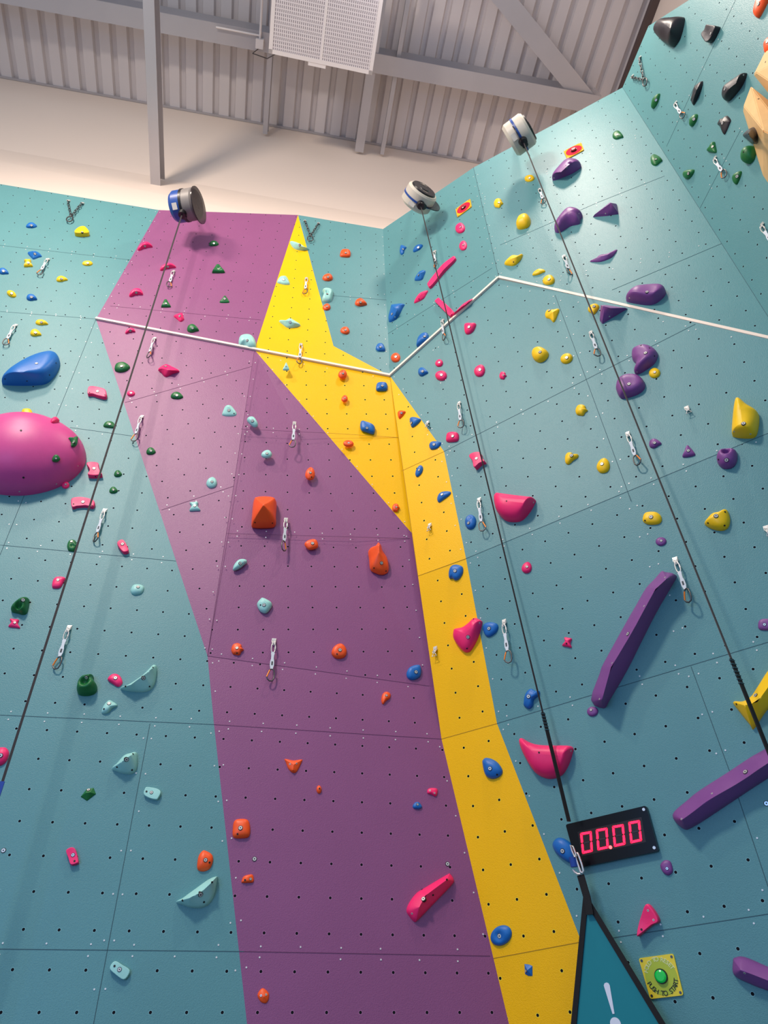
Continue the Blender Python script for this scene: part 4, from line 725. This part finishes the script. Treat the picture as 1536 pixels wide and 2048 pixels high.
b2 = belay((838, 396), fUR1, .36, (.50, -.86, .08), .19, .11, (('drum_cream', 'drum_cream'), 'drum_blue', 'black_plastic'), 'cream auto belay device with black cover right of the inner corner', (.03, .08, .215, .0))
b3 = belay((1038, 270), fUR2, .40, (.80, -.56, .10), .19, .125, (('drum_cream', 'drum_cream'), 'drum_blue', 'black_plastic'), 'cream auto belay device with blue band on the glossy wall', (-.07, .03, .20, -.02))
# smoked guard shells standing beside the cream device: part of device 2
# webbing -------------------------------------------------------------
def strap(name, pts, w, t, m_, label, cat='webbing', nrm=(.2, -1, 0), parent=None, group='belay webbing'):
    mb = MB(); mb.tube(pts, 0, flat=(w, t, nrm)); o = mb.build(name, (m_,), parent, origin=None if parent else pts[0])
    if parent is None: tag(o, label, cat, group)
    return o
P1, up1, r1 = b1; P2_, up2, r2 = b2; P3, up3, r3 = b3
def at_range(px, d):
    v = ray(*px); h = math.hypot(v[0], v[1]); return CAM+v*d/h
s1 = P1-up1*(r1+.04)
# vertical drop
def vert_to(p, px):
    """point below p on the ray column seen at pixel row"""
    x, y = p[0], p[1]; v = ray(*px); k = math.hypot(x, y)/math.hypot(v[0], v[1]); return np.array([x, y, CAMZ+v[2]*k])
def t_at(a, b, y):
    lo, hi = 0.0, 1.0
    for _ in range(40):
        m_ = (lo+hi)/2; q = R.T @ (a+(b-a)*m_-CAM); yy = CY-F*q[1]/q[2]
        if yy < y: lo = m_
        else: hi = m_
    return lo
e1 = vert_to(s1, (4, 1570)); print('rope1 top', s1, 'end', e1)
o = strap('belay_webbing', [s1, e1], .015, .004, 'web_dark', 'dark webbing line hanging from the blue auto belay, leftmost')
strap('protective_sleeve', [e1-s1+np.array([0, 0, .02]), e1-s1+np.array([-.01, -.02, -1.4])], .026, .007, 'web_blue', None, parent=o)['label'] = 'blue sleeve on the webbing end'
s2 = P2_-up2*(r2+.04); e2b = fR3.at(1138, 1643, .16)
t2 = t_at(s2, e2b, 1425)
o = strap('belay_webbing', [s2, s2+(e2b-s2)*t2], .013, .004, 'web_dark', 'dark webbing line from the middle auto belay to the timer', nrm=(.5, -.85, 0))
a_, b_2 = fR3.at(1078, 1418, .2), None
k0 = s2+(e2b-s2)*t2
sl = strap('protective_sleeve', [k0-s2, e2b-s2], .027, .008, 'web_black', None, parent=o, nrm=(.5, -.85, 0)); sl['label'] = 'thick black sleeve'
mb = MB(); dv = (e2b-k0)/np.linalg.norm(e2b-k0)
for i in range(6): mb.box(k0-s2+dv*(.01+i*.022), np.cross(dv, (.5, -.85, 0))*.034, dv*.005, np.array((.5, -.85, 0))*.012)
mb.build('stitching', ('seam',), sl)
s3 = P3-up3*(r3+.04); e3b = fR3.at(1556, 1550, .30)
t3 = t_at(s3, e3b, 1318)
o = strap('belay_webbing', [s3, s3+(e3b-s3)*t3], .018, .004, 'web_grey', 'dark webbing line from the right auto belay crossing the right wall', nrm=(.5, -.85, 0))
k3 = s3+(e3b-s3)*t3; sl = strap('protective_sleeve', [k3-s3, e3b-s3], .030, .009, 'web_black', None, parent=o, nrm=(.5, -.85, 0)); sl['label'] = 'thick black sleeve'
mb = MB(); dv = (e3b-k3)/np.linalg.norm(e3b-k3)
for i in range(7): mb.box(k3-s3+dv*(.01+i*.024), np.cross(dv, (.5, -.85, 0))*.042, dv*.005, np.array((.5, -.85, 0))*.013)
mb.build('stitching', ('seam',), sl)
# ------------------------------------------------------------------ timer
def quad_frame(fc, TL, TR, BR, BL, lift):
    P_ = [fc.at(*p, lift) for p in (TL, TR, BR, BL)]
    return lambda u, v, h=0.0: (P_[0]*(1-u)*(1-v)+P_[1]*u*(1-v)+P_[2]*u*v+P_[3]*(1-u)*v)+fc.N*h
mat('acrylic', (6, 5, 6), .22, 0, .25); mat('display_window', (44, 30, 26), .3, 0, .3); mat('led', (255, 10, 40), .4, emit=7); mat('led_off', (54, 30, 28), .4); mat('led_dot', (255, 70, 70), .4, emit=5)
tf = quad_frame(fR3, (1131, 1649), (1292, 1611), (1317, 1702), (1155, 1736), .035)
def rrect(fr, u0, v0, u1, v1, r, asp, h, n=5):
    out = []
    for cx_, cy_, a0_ in ((u1-r, v0+r*asp, -90), (u1-r, v1-r*asp, 0), (u0+r, v1-r*asp, 90), (u0+r, v0+r*asp, 180)):
        for i in range(n+1):
            a = math.radians(a0_+90*i/n); out.append(fr(cx_+r*math.cos(a), cy_+r*asp*math.sin(a), h))
    return out
tm = empty('race_timer', Vector(tf(.5, .5, -.035))); tag(tm, 'black rectangular digital timer reading 00.00 in red on the right wall', 'timer')
o0 = tf(.5, .5, -.035)
def rel(ps): return [p-o0 for p in ps]
m = MB(); m.prism(rel(rrect(tf, 0, 0, 1, 1, .025, 1.8, 0)), -fR3.N*.035); m.build('housing', ('acrylic',), tm)
inv = lambda px: np.array(px)
def onT(px, h=0.0): return fR3.at(px[0], px[1], .035+h)-o0
m = MB(); m.prism([onT(p, .0012) for p in ((1155, 1664), (1283, 1634), (1292, 1684), (1164, 1712))], -fR3.N*.002); m.build('display_window', ('display_window',), tm)
def digit(TL, TR, BR, BL):
    g = lambda u, v: (np.array(TL)*(1-u)*(1-v)+np.array(TR)*u*(1-v)+np.array(BR)*u*v+np.array(BL)*(1-u)*v)
    m = MB(); t = .2; tv = .11
    segs = [[(0.04, 0), (.96, 0), (1-t, tv), (t, tv)], [(0, .03), (t*.9, tv+.02), (t*.9, .44), (t*.45, .485), (0, .45)], [(1, .03), (1-t*.9, tv+.02), (1-t*.9, .44), (1-t*.45, .485), (1, .45)],
            [(0, .97), (t*.9, 1-tv-.02), (t*.9, .56), (t*.45, .515), (0, .55)], [(1, .97), (1-t*.9, 1-tv-.02), (1-t*.9, .56), (1-t*.45, .515), (1, .55)], [(0.04, 1), (.96, 1), (1-t, 1-tv), (t, 1-tv)]]
    for s in segs: m.prism([onT(g(*q), .004) for q in s], -fR3.N*.002)
    m.prism([onT(g(*q), .003) for q in [(.24, .47), (.76, .47), (.8, .5), (.76, .53), (.24, .53), (.2, .5)]], -fR3.N*.001, 1)
    o = m.build('digit', ('led', 'led_off'), tm); o['label'] = 'glowing red zero'
digit((1160, 1666), (1183, 1662), (1185.5, 1703), (1164.5, 1708)); digit((1191.5, 1659), (1214.5, 1655), (1217.5, 1696), (1195, 1701)); digit((1224, 1652), (1247, 1648), (1251, 1689), (1228, 1694)); digit((1256.5, 1644), (1279.5, 1640), (1284, 1681.5), (1261, 1687))
m = MB(); c = onT((1221, 1694.5), .003); m.cyl(c, c+fR3.N*.002, .010, 14); m.build('decimal_point', ('led_dot',), tm)
for px in ((1287.5, 1619), (1308.5, 1695.5)):
    m = MB(); c = onT(px); m.cyl(c, c+fR3.N*.004, .009, 12); m.build('screw', ('steel',), tm)
# ------------------------------------------------------------------ push button plates
mat('plate_yellow', (240, 214, 44), .45); mat('plate_green', (182, 196, 46), .45); mat('btn_green', (6, 190, 70), .25, coat=.5, emit=.15); mat('btn_black', (10, 12, 10), .4); mat('text_black', (22, 22, 18), .6); mat('text_pale', (226, 230, 168), .6)
mat('plate_orange', (250, 176, 40), .8, 0, .15); mat('disc_red', (206, 30, 62), .8, 0, .15); mat('btn_red', (150, 18, 40), .25, coat=.5)
def letters(fr_c, ex, ey, nrm, text, radius, size, a0, a1, material, parent, name, inward=False):
    m = MB(); n = len(text)
    for i, ch in enumerate(text):
        if ch == ' ': continue
        a = math.radians(a0+(a1-a0)*i/(n-1)); cu = bpy.data.curves.new('t', 'FONT'); cu.body = ch; cu.size = size; cu.align_x = 'CENTER'; cu.align_y = 'CENTER'; cu.resolution_u = 3; cu.offset = size*.012
        ob = bpy.data.objects.new('t', cu); COL.objects.link(ob); dg = bpy.context.evaluated_depsgraph_get(); me = ob.evaluated_get(dg).to_mesh()
        pos = fr_c+ex*math.cos(a)*radius+ey*math.sin(a)*radius; rd = ex*math.cos(a)+ey*math.sin(a); upv = rd if not inward else -rd; rt = np.cross(upv, nrm)
        vs = [pos+rt*v.co.x+upv*v.co.y for v in me.vertices]; m.add(vs, [tuple(p.vertices) for p in me.polygons]); ob.evaluated_get(dg).to_mesh_clear(); bpy.data.objects.remove(ob); bpy.data.curves.remove(cu)
    return m.build(name, (material,), parent, fix=False)
def plate(name, label, cat, fc, quad, mp, md, rdisc, rbtn, mb_, rc, group=None):
    fr = quad_frame(fc, *quad, .010); o0_ = fr(.5, .5, -.010); q = empty(name, Vector(o0_)); tag(q, label, cat, group)
    W = np.linalg.norm(fr(1, .5)-fr(0, .5)); Hh = np.linalg.norm(fr(.5, 1)-fr(.5, 0)); print(name, 'size', W, Hh)
    rdisc *= W; rbtn *= W
    m = MB(); m.prism([p-o0_ for p in rrect(fr, 0, 0, 1, 1, .06, W/Hh, 0)], -fc.N*.010); m.build('plate', (mp,), q)
    c = fr(.5, .5)-o0_; ex = fr(1, .5)-fr(0, .5); ex /= np.linalg.norm(ex); ey = np.cross(fc.N, ex)
    m = MB(); m.cyl(c, c+fc.N*.0015, rdisc, 40); m.build('disc', (md,), q)
    m = MB(); m.cyl(c, c+fc.N*.010, rbtn*1.18, 28, 0, r2=rbtn*1.1); m.build('button_collar', ('btn_black',), q)
    m = MB(); m.cyl(c+fc.N*.008, c+fc.N*.020, rbtn, 28, 0, r2=rbtn*.95); m.cyl(c+fc.N*.020, c+fc.N*.024, rbtn*.95, 28, 0, r2=rbtn*.7); m.build('button', (mb_,), q)
    for u in (.07, .93):
        for v in (.07, .93):
            p = fr(u, v)-o0_; m = MB(); m.cyl(p, p+fc.N*.002, .007 if rc else .006, 10); m.build('corner_screw', ('steel_dark',), q)
    return q, c, ex, ey
q, c, ex, ey = plate('start_button', 'yellow start button panel with green push button near the banner', 'button panel', fR3, ((1277, 1916.5), (1346.5, 1907), (1367, 1990.5), (1300.5, 1998)), 'plate_yellow', 'plate_green', .46, .165, 'btn_green', True)
letters(c+fR3.N*.0025, ex, ey, fR3.N, 'PUSH TO START', .080, .033, 200, 340, 'text_black', q, 'lettering', True)
letters(c+fR3.N*.0025, ex, ey, fR3.N, 'HOLD TO RESET', .080, .031, 155, 25, 'text_pale', q, 'lettering_pale')
plate('stop_button', 'small orange plate with red stop button under the middle belay device', 'stop button', fUR1, ((911, 418), (940, 397.5), (943, 413), (914.5, 434)), 'plate_orange', 'disc_red', .44, .15, 'btn_red', False, 'red stop buttons at the wall top')
plate('stop_button', 'small yellow plate with red stop button above the purple fin hold', 'stop button', fUR2, ((1127, 302), (1162, 284.5), (1168, 299.5), (1134, 317.5)), 'plate_orange', 'disc_red', .44, .15, 'btn_red', False, 'red stop buttons at the wall top')
# ------------------------------------------------------------------ belay gate banner
mat('banner_teal', (0, 126, 136), .6, noise=.03); mat('banner_white', (226, 230, 240), .6)
fB = Facet(fR3.at(1100, 1900, .14), fR3.at(1300, 1900, .14), fR3.at(1200, 1700, .14))
apex = fB.at(1172, 1796); L1 = fB.at(1148, 2048); R1_ = fB.at(1325, 2048)
Lb, Rb = drop(apex, L1, .25), drop(apex, R1_, .25)
gt = empty('belay_gate', Vector(apex)); tag(gt, 'teal triangular belay gate banner with black border and white exclamation mark', 'belay gate')
m = MB(); m.prism([apex-apex, Lb-apex, Rb-apex], -fB.N*.006); m.build('banner', ('banner_teal',), gt)
m = MB()
for a, b in ((apex, Lb), (apex, Rb), (Lb, Rb)): m.tube([a-apex+fB.N*.004, b-apex+fB.N*.004], 0, flat=(.030, .010, fB.N))
m.build('border_webbing', ('web_black',), gt)
ex_o = [(1207.5, 1971), (1209, 1966.5), (1213, 1965), (1217, 1966.5), (1219.5, 1971), (1229, 2027.5), (1225, 2028)]
m = MB(); m.prism([fB.at(*p, .003)-apex for p in ex_o], -fB.N*.002)
cc = fB.at(1231, 2048, .003)-apex; m.cyl(cc, cc-fB.N*.002, .030, 20); m.build('exclamation_mark', ('banner_white',), gt)
tp = fB.at(1161, 1750, .02)
m = MB(); m.tube([tp-apex, fB.at(1174, 1795, .02)-apex, fB.at(1180, 1829, .02)-apex], 0, flat=(.042, .012, fB.N)); m.build('hanging_strap', ('web_black',), gt)
# steel carabiner joining webbing and gate
cq = empty('locking_carabiner', Vector(fB.at(1155, 1725, .03))); tag(cq, 'shiny steel locking carabiners linking the webbing to the banner strap', 'carabiner'); c0 = fB.at(1155, 1725, .03)
def px_loop(pts, lift=.03): return [fB.at(x, y, lift)-c0 for x, y in pts]
m = MB(); m.tube(px_loop([(1151, 1706), (1155, 1706), (1158, 1713), (1163, 1727), (1167, 1741), (1165, 1746), (1161, 1744), (1156, 1729), (1151, 1714)]), .006, 8, 0, True); m.build('lower_carabiner', ('steel',), cq)
m = MB(); m.tube(px_loop([(1146, 1739), (1149, 1744), (1155, 1748), (1161, 1748)]), .006, 8); m.build('gate_ring', ('steel',), cq)
m = MB(); m.tube(px_loop([(1141, 1690), (1146, 1693), (1150, 1704), (1153, 1712), (1149, 1714), (1144, 1702)], .045), .005, 8, 0, True); m.build('upper_carabiner', ('steel',), cq)
m = MB(); m.cyl(*[fB.at(x, y, .03)-c0 for x, y in ((1145, 1714), (1149, 1734))], .022, 10); m.build('swivel_cover', ('web_blue',), cq)
# ------------------------------------------------------------------ bulkhead walls, roof, steelwork
mat('cream_wall', (236, 218, 202), .75, noise=.02, nscale=1.2); mat('roof_metal', (214, 206, 204), .5, .05, noise=.04, nscale=1.5); mat('galv', (186, 182, 184), .42, .35, noise=.05, nscale=3); mat('dark_trim', (86, 70, 66), .6); mat('paint_white', (232, 224, 220), .5)
dW = 5.70
def W(x, y, d=dW): return PLn(x, y, nA, d)
e_ = np.array([nA[1], -nA[0], 0.0]); e_ = -e_ if e_[0] < 0 else e_
c_ = ray(393, 2497); c_ = c_/np.linalg.norm(c_)  # ribs run this way (towards the back wall)
J0, J1 = W(0, 155), W(870, 311)
ee = (J1-J0)/np.linalg.norm(J1-J0)
rn = np.cross(ee, c_); rn /= np.linalg.norm(rn)
if rn[2] > 0: rn = -rn      # points down
print('J', J0, J1, 'c', c_, 'rn', rn)
def RP(x, y, off=0.0):
    v = ray(x, y); return CAM+v*(((J0-CAM).dot(rn)+off)/v.dot(rn))
# sloping coordinates on the roof: s along ee, t along -c_ (away from back wall)
cperp = -(c_-c_.dot(ee)*ee); cperp /= np.linalg.norm(cperp)
edgeR = RP(1280, 78)
def RC(s, t, off=0.0): return J0+ee*s+(-c_)*t+rn*off
def st(p):
    A_ = np.array([ee, -c_]).T; q = np.linalg.lstsq(A_, p-J0, rcond=None)[0]; return q
sR = st(edgeR)[0]; print('roof right edge s', sR)
# corrugated deck
m = MB(); pitch = .0; pa, pb = RP(73, 160), RP(107, 165)
pitch = abs(st(pb)[0]-st(pa)[0]); print('rib pitch', pitch)
prof = []; s = -8.0; hgt = .07
while s < sR:
    for ds, hh in ((0, 0), (.60, 0), (.68, 1), (.92, 1)): prof.append((s+ds*pitch, hh*hgt))
    s += pitch
n = len(prof); vs = [RC(a, -.25, -b) for a, b in prof]+[RC(a, 11.0, -b) for a, b in prof]
m.add(vs, [(i, i+1, n+i+1, n+i) for i in range(n-1)]); 
vs2 = [v-rn*.006 for v in vs]; m.add(vs2, [(i, i+1, n+i+1, n+i) for i in range(n-1)])
o = m.build('ceiling', ('roof_metal',), fix=False); tag(o, 'pale corrugated metal roof deck above the climbing walls', kind='structure')
# back wall: upper vertical part and steep sill band below
def quad(name, pts, material, label, off):
    m = MB(); m.prism(pts, off); o = m.build(name, (material,)); tag(o, label, kind='structure'); return o
k0, k1 = W(-700, 160), W(1300, 541)   # kink line pixels lie on y=298+.178x
def kink(x): return W(x, 298+.178*x)
jl = lambda x: W(x, 155+.1793*x)
up_ = np.array([0, 0, .35])
quad('wall_back', [kink(-900), kink(1450), jl(1450)+up_, jl(-900)+up_], 'cream_wall', 'cream back wall under the corrugated roof', nA*.1)
ka, kb = kink(-900), kink(1450); dn = lambda p: np.array([p[0], p[1], 10.25])-nA*.5
quad('wall_back_sill', [ka, kb, dn(kb), dn(ka)], 'cream_wall', 'steep cream sill band directly above the climbing wall', nA*.1)
m = MB(); m.box((jl(-900)+jl(1450))/2-nA*.02, jl(1450)-jl(-900), nA*.03, np.array([0, 0, .05])); o = m.build('trim_4', ('galv',)); tag(o, 'grey flashing where the roof meets the cream wall', kind='structure')
# side wall strip beyond the roof edge
side0 = RC(sR+.04, 0); side1 = RC(sR+.04, 11.0)
sn = np.cross(side1-side0, [0, 0, 1.]); sn /= np.linalg.norm(sn)
quad('wall_side', [side0+np.array([0, 0, .5]), side1+np.array([0, 0, .5]), np.array([side1[0], side1[1], 9.5]), np.array([side0[0], side0[1], 9.5])], 'cream_wall', 'beige side wall glimpsed above the far right climbing wall', np.array([.1, 0, 0]))
def beam(name, A, B, width, height, wdir, material, label, cat='steel beam', ends=0, webt=.012, fl=.014, group=None, down=rn, channel=False):
    """I-section from A to B hanging at those points (underside centre line); wdir across"""
    w_ = np.array(wdir, float); d = (B-A); L = np.linalg.norm(d); d /= L; w_ = w_-w_.dot(d)*d; w_ /= np.linalg.norm(w_); h_ = -np.cross(d, w_); h_ = h_ if h_.dot(down) < 0 else -h_
    c = (A+B)/2; org = c
    q = empty(name, Vector(c)); tag(q, label, cat, group)
    m = MB(); m.box(h_*fl/2, d*L, w_*width, h_*fl); m.build('lower_flange', (material,), q)
    m = MB(); m.box(h_*height/2, d*L, w_*webt, h_*(height-fl*2)); m.build('web', (material,), q)
    m = MB(); m.box(h_*(height-fl/2), d*L, w_*width, h_*fl); m.build('upper_flange', (material,), q)
    return q
# main rafter in front (ends against the sill)
R_end = W(311, 371, dW-.12); v1 = ray(300, 0)
# direction c_ through R_end
wl = np.linalg.norm(W(321, 371, dW-.12)-W(301, 371, dW-.12))
A0 = R_end; B0 = R_end-c_*9.0
beam('steel_rafter', A0, B0, wl, .30, ee, 'galv', 'tall grey steel rafter running down to the cream wall, left of the heater')
# heavy beam across, parallel to the back wall: lower edge y = 8 + .186x
oE = .55
PE0, PE1 = RP(0, 6, oE), RP(1150, 221, oE); dd = (PE1-PE0)/np.linalg.norm(PE1-PE0)
beam('cross_beam', PE0-dd*3+c_*-.14, PE1+dd*.35+c_*-.14, .28, .50, c_, 'galv', 'wide grey steel cross beam passing behind the white panel heater')
for (xa, ya, w_px, lab) in ((530, 268, 9, 'thin steel strut ending at the cream wall below the junction box'), (718, 304, 16, 'steel strut ending at the cream wall under the heater'), (764, 309, 7, 'thinnest steel strut, right of the heater')):
    off = .28; P_ = W(xa, ya, dW-.05); sw = np.linalg.norm(W(xa+w_px/2, ya, dW)-W(xa-w_px/2, ya, dW)); t_end = 2.6
    beam('roof_strut', P_, P_-c_*t_end, sw, .18, ee, 'galv', lab, 'steel strut', group='short struts at the roof edge')
# diagonal brace
D0, D1 = RP(1177, 206, .45), RP(1010, 0, .45); ex2 = D1+(D1-D0)*.8
wdd = np.linalg.norm(RP(1180, 180, .45)-RP(1134, 180, .45))*.74
q = empty('diagonal_brace', Vector(D0)); tag(q, 'broad grey diagonal steel brace at the upper right of the roof', 'steel beam'); m = MB(); d_ = ex2-D0; m.box(d_/2-rn*.0, d_, np.cross(d_/np.linalg.norm(d_), rn)*wdd, rn*.09); m.build('brace_tube', ('galv',), q)
m = MB(); m.box(d_*.0+rn*-.06, d_*.05, np.cross(d_/np.linalg.norm(d_), rn)*wdd*1.5, rn*.02); m.build('gusset_plate', ('galv',), q)
# dark eaves trim along the roof's right edge
m = MB(); a, b = RC(sR, -.2, .02), RC(sR, 10.8, .02); m.box((a+b)/2+rn*.06, b-a, ee*.14, rn*.14); o = m.build('trim_5', ('dark_trim',)); tag(o, 'dark brown edge trim where the roof meets the side wall', kind='structure')
# panel heater
oH = 1.55
hTL, hBL, hBR = None, RP(537, 106, oH), RP(744, 150, oH); hd = -c_
Lh = st(RP(543, -190, oH)-rn*oH)[1]-st(hBL-rn*oH)[1]; Lh = 3.0 if Lh > 3.4 or Lh < 1 else Lh; print('heater', np.linalg.norm(hBR-hBL), Lh)
mp = bpy.data.materials.new('perforated'); mp.use_nodes = True; MATS['perforated'] = mp; nt = mp.node_tree; bb = nt.nodes['Principled BSDF']; uvn = nt.nodes.new('ShaderNodeUVMap'); uvn.uv_map = 'UVMap'
sx = nt.nodes.new('ShaderNodeSeparateXYZ'); nt.links.new(uvn.outputs[0], sx.inputs[0])
def M_(op, a, c):
    n = nt.nodes.new('ShaderNodeMath'); n.operation = op
    for i, v in enumerate((a, c)):
        if isinstance(v, (int, float)): n.inputs[i].default_value = v
        else: nt.links.new(v, n.inputs[i])
    return n.outputs[0]
fx = M_('FRACT', sx.outputs[0], 0); fy = M_('FRACT', sx.outputs[1], 0); h1 = M_('LESS_THAN', fx, .42); h2 = M_('LESS_THAN', fy, .72); hh_ = M_('MULTIPLY', h1, h2)
mxn = nt.nodes.new('ShaderNodeMixRGB'); nt.links.new(hh_, mxn.inputs[0]); mxn.inputs[1].default_value = lin((226, 218, 218)); mxn.inputs[2].default_value = lin((140, 132, 136)); nt.links.new(mxn.outputs[0], bb.inputs['Base Color'])
hq = empty('ceiling_panel', Vector(hBL)); tag(hq, 'white perforated rectangular ceiling panel hanging below the roof beams', 'ceiling panel')
ex_ = hBR-hBL; Wh = np.linalg.norm(ex_); ex_ /= Wh; ey_ = hd
def hp(u, v, h=0.0): return ex_*u+ey_*v-rn*h
fw = Wh*.036
m = MB()
for u0, v0, u1, v1 in ((0, 0, Wh, fw), (0, Lh-fw, Wh, Lh), (0, 0, fw, Lh), (Wh-fw, 0, Wh, Lh)):
    m.prism([hp(u0, v0, -.006), hp(u1, v0, -.006), hp(u1, v1, -.006), hp(u0, v1, -.006)], -rn*.10)
m.build('frame', ('paint_white',), hq)
m = MB(); m.prism([hp(Wh*.49, fw, -.004), hp(Wh*.51, fw, -.004), hp(Wh*.51, Lh-fw, -.004), hp(Wh*.49, Lh-fw, -.004)], -rn*.03); m.build('centre_bar', ('paint_white',), hq)
for a, b in ((fw, Wh*.49), (Wh*.51, Wh-fw)):
    me = bpy.data.meshes.new('perforated_sheet'); bm = bmesh.new(); ul = bm.loops.layers.uv.new('UVMap'); pts = [(a, fw), (b, fw), (b, Lh-fw), (a, Lh-fw)]; vs = [bm.verts.new(hp(u, v, 0)) for u, v in pts]; f = bm.faces.new(vs)
    for lp, (u, v) in zip(f.loops, pts): lp[ul].uv = (u/.030, v/.05)
    vb = [bm.verts.new(hp(u, v, .05)) for u, v in pts]; bm.faces.new(vb[::-1])
    for i in range(4): bm.faces.new((vs[i], vs[(i+1) % 4], vb[(i+1) % 4], vb[i]))
    bm.to_mesh(me); bm.free(); link('perforated_sheet', me, ('perforated',), hq)
m = MB(); m.prism([hp(Wh*.38, -.05, .0), hp(Wh*.55, -.05, .0), hp(Wh*.55, .0, .0), hp(Wh*.38, .0, .0)], -rn*.03); m.build('end_plate', ('paint_white',), hq)
for u in (.08, .92):
    for v in (.1, .9):
        m = MB(); m.cyl(hp(Wh*u, Lh*v, .05), hp(Wh*u, Lh*v, oH), .006, 6); m.build('hanging_rod', ('galv',), hq)
# junction box with conduit
jb = RP(519.5, 87, .60); q = empty('junction_box', Vector(jb)); tag(q, 'small white junction box with conduit beside the ceiling panel', 'junction box')
sz = np.linalg.norm(RP(527, 87, .6)-RP(512, 87, .6)); m = MB(); m.box((0, 0, 0), ee*sz, c_*sz*1.1, rn*.10); m.build('box', ('paint_white',), q)
m = MB(); m.tube([-c_*sz*.5, -c_*2.4], .018, 8); m.tube([-c_*sz*.9, -c_*sz*.9-ee*.7], .014, 8); m.build('conduit', ('paint_white',), q)
m = MB(); m.tube([c_*sz*.5, c_*sz*1.2-ee*.1+rn*.05, c_*sz*1.3+ee*.15+rn*.15, hBL-jb+ee*.1], .008, 6); m.build('cable', ('web_grey',), q)
# floor
mat('floor_mat', (92, 96, 104), .8, noise=.06, nscale=3)
m = MB(); m.prism([(-9, -7, 0), (5.2, -7, 0), (5.2, 7, 0), (-9, 7, 0)], (0, 0, -.1)); o = m.build('floor', ('floor_mat',)); tag(o, 'grey padded gym floor', kind='structure')
# ------------------------------------------------------------------ light
w = bpy.data.worlds.new('world'); S.world = w; w.use_nodes = True; bg = w.node_tree.nodes['Background']; bg.inputs[0].default_value = lin((196, 206, 222)); bg.inputs[1].default_value = WORLD
def area(name, loc, tgt, size, e, col, sy=None, label=None):
    l = bpy.data.lights.new(name, 'AREA'); l.energy = e; l.color = lin(col)[:3]; l.size = size
    if sy: l.shape = 'RECTANGLE'; l.size_y = sy
    o = bpy.data.objects.new(name, l); COL.objects.link(o); o.location = loc; d = Vector(tgt)-Vector(loc); o.rotation_euler = d.to_track_quat('-Z', 'Y').to_euler(); return o
for nm, loc, tgt, sz_, e, colr in LIGHTS: area(nm, loc, tgt, sz_, e, colr)
pl = bpy.data.lights.new('high_bay_glow', 'POINT'); pl.energy = 34; pl.shadow_soft_size = .3; pl.color = lin((242, 234, 244))[:3]; po = bpy.data.objects.new('high_bay_glow', pl); COL.objects.link(po); po.location = HH(860, -110, 11.6)
vs_ = S.view_settings; vs_.view_transform = 'Standard'; vs_.look = 'None'; vs_.exposure = EXPO; vs_.gamma = 1; vs_.use_curve_mapping = False
S.cycles.use_denoising = True
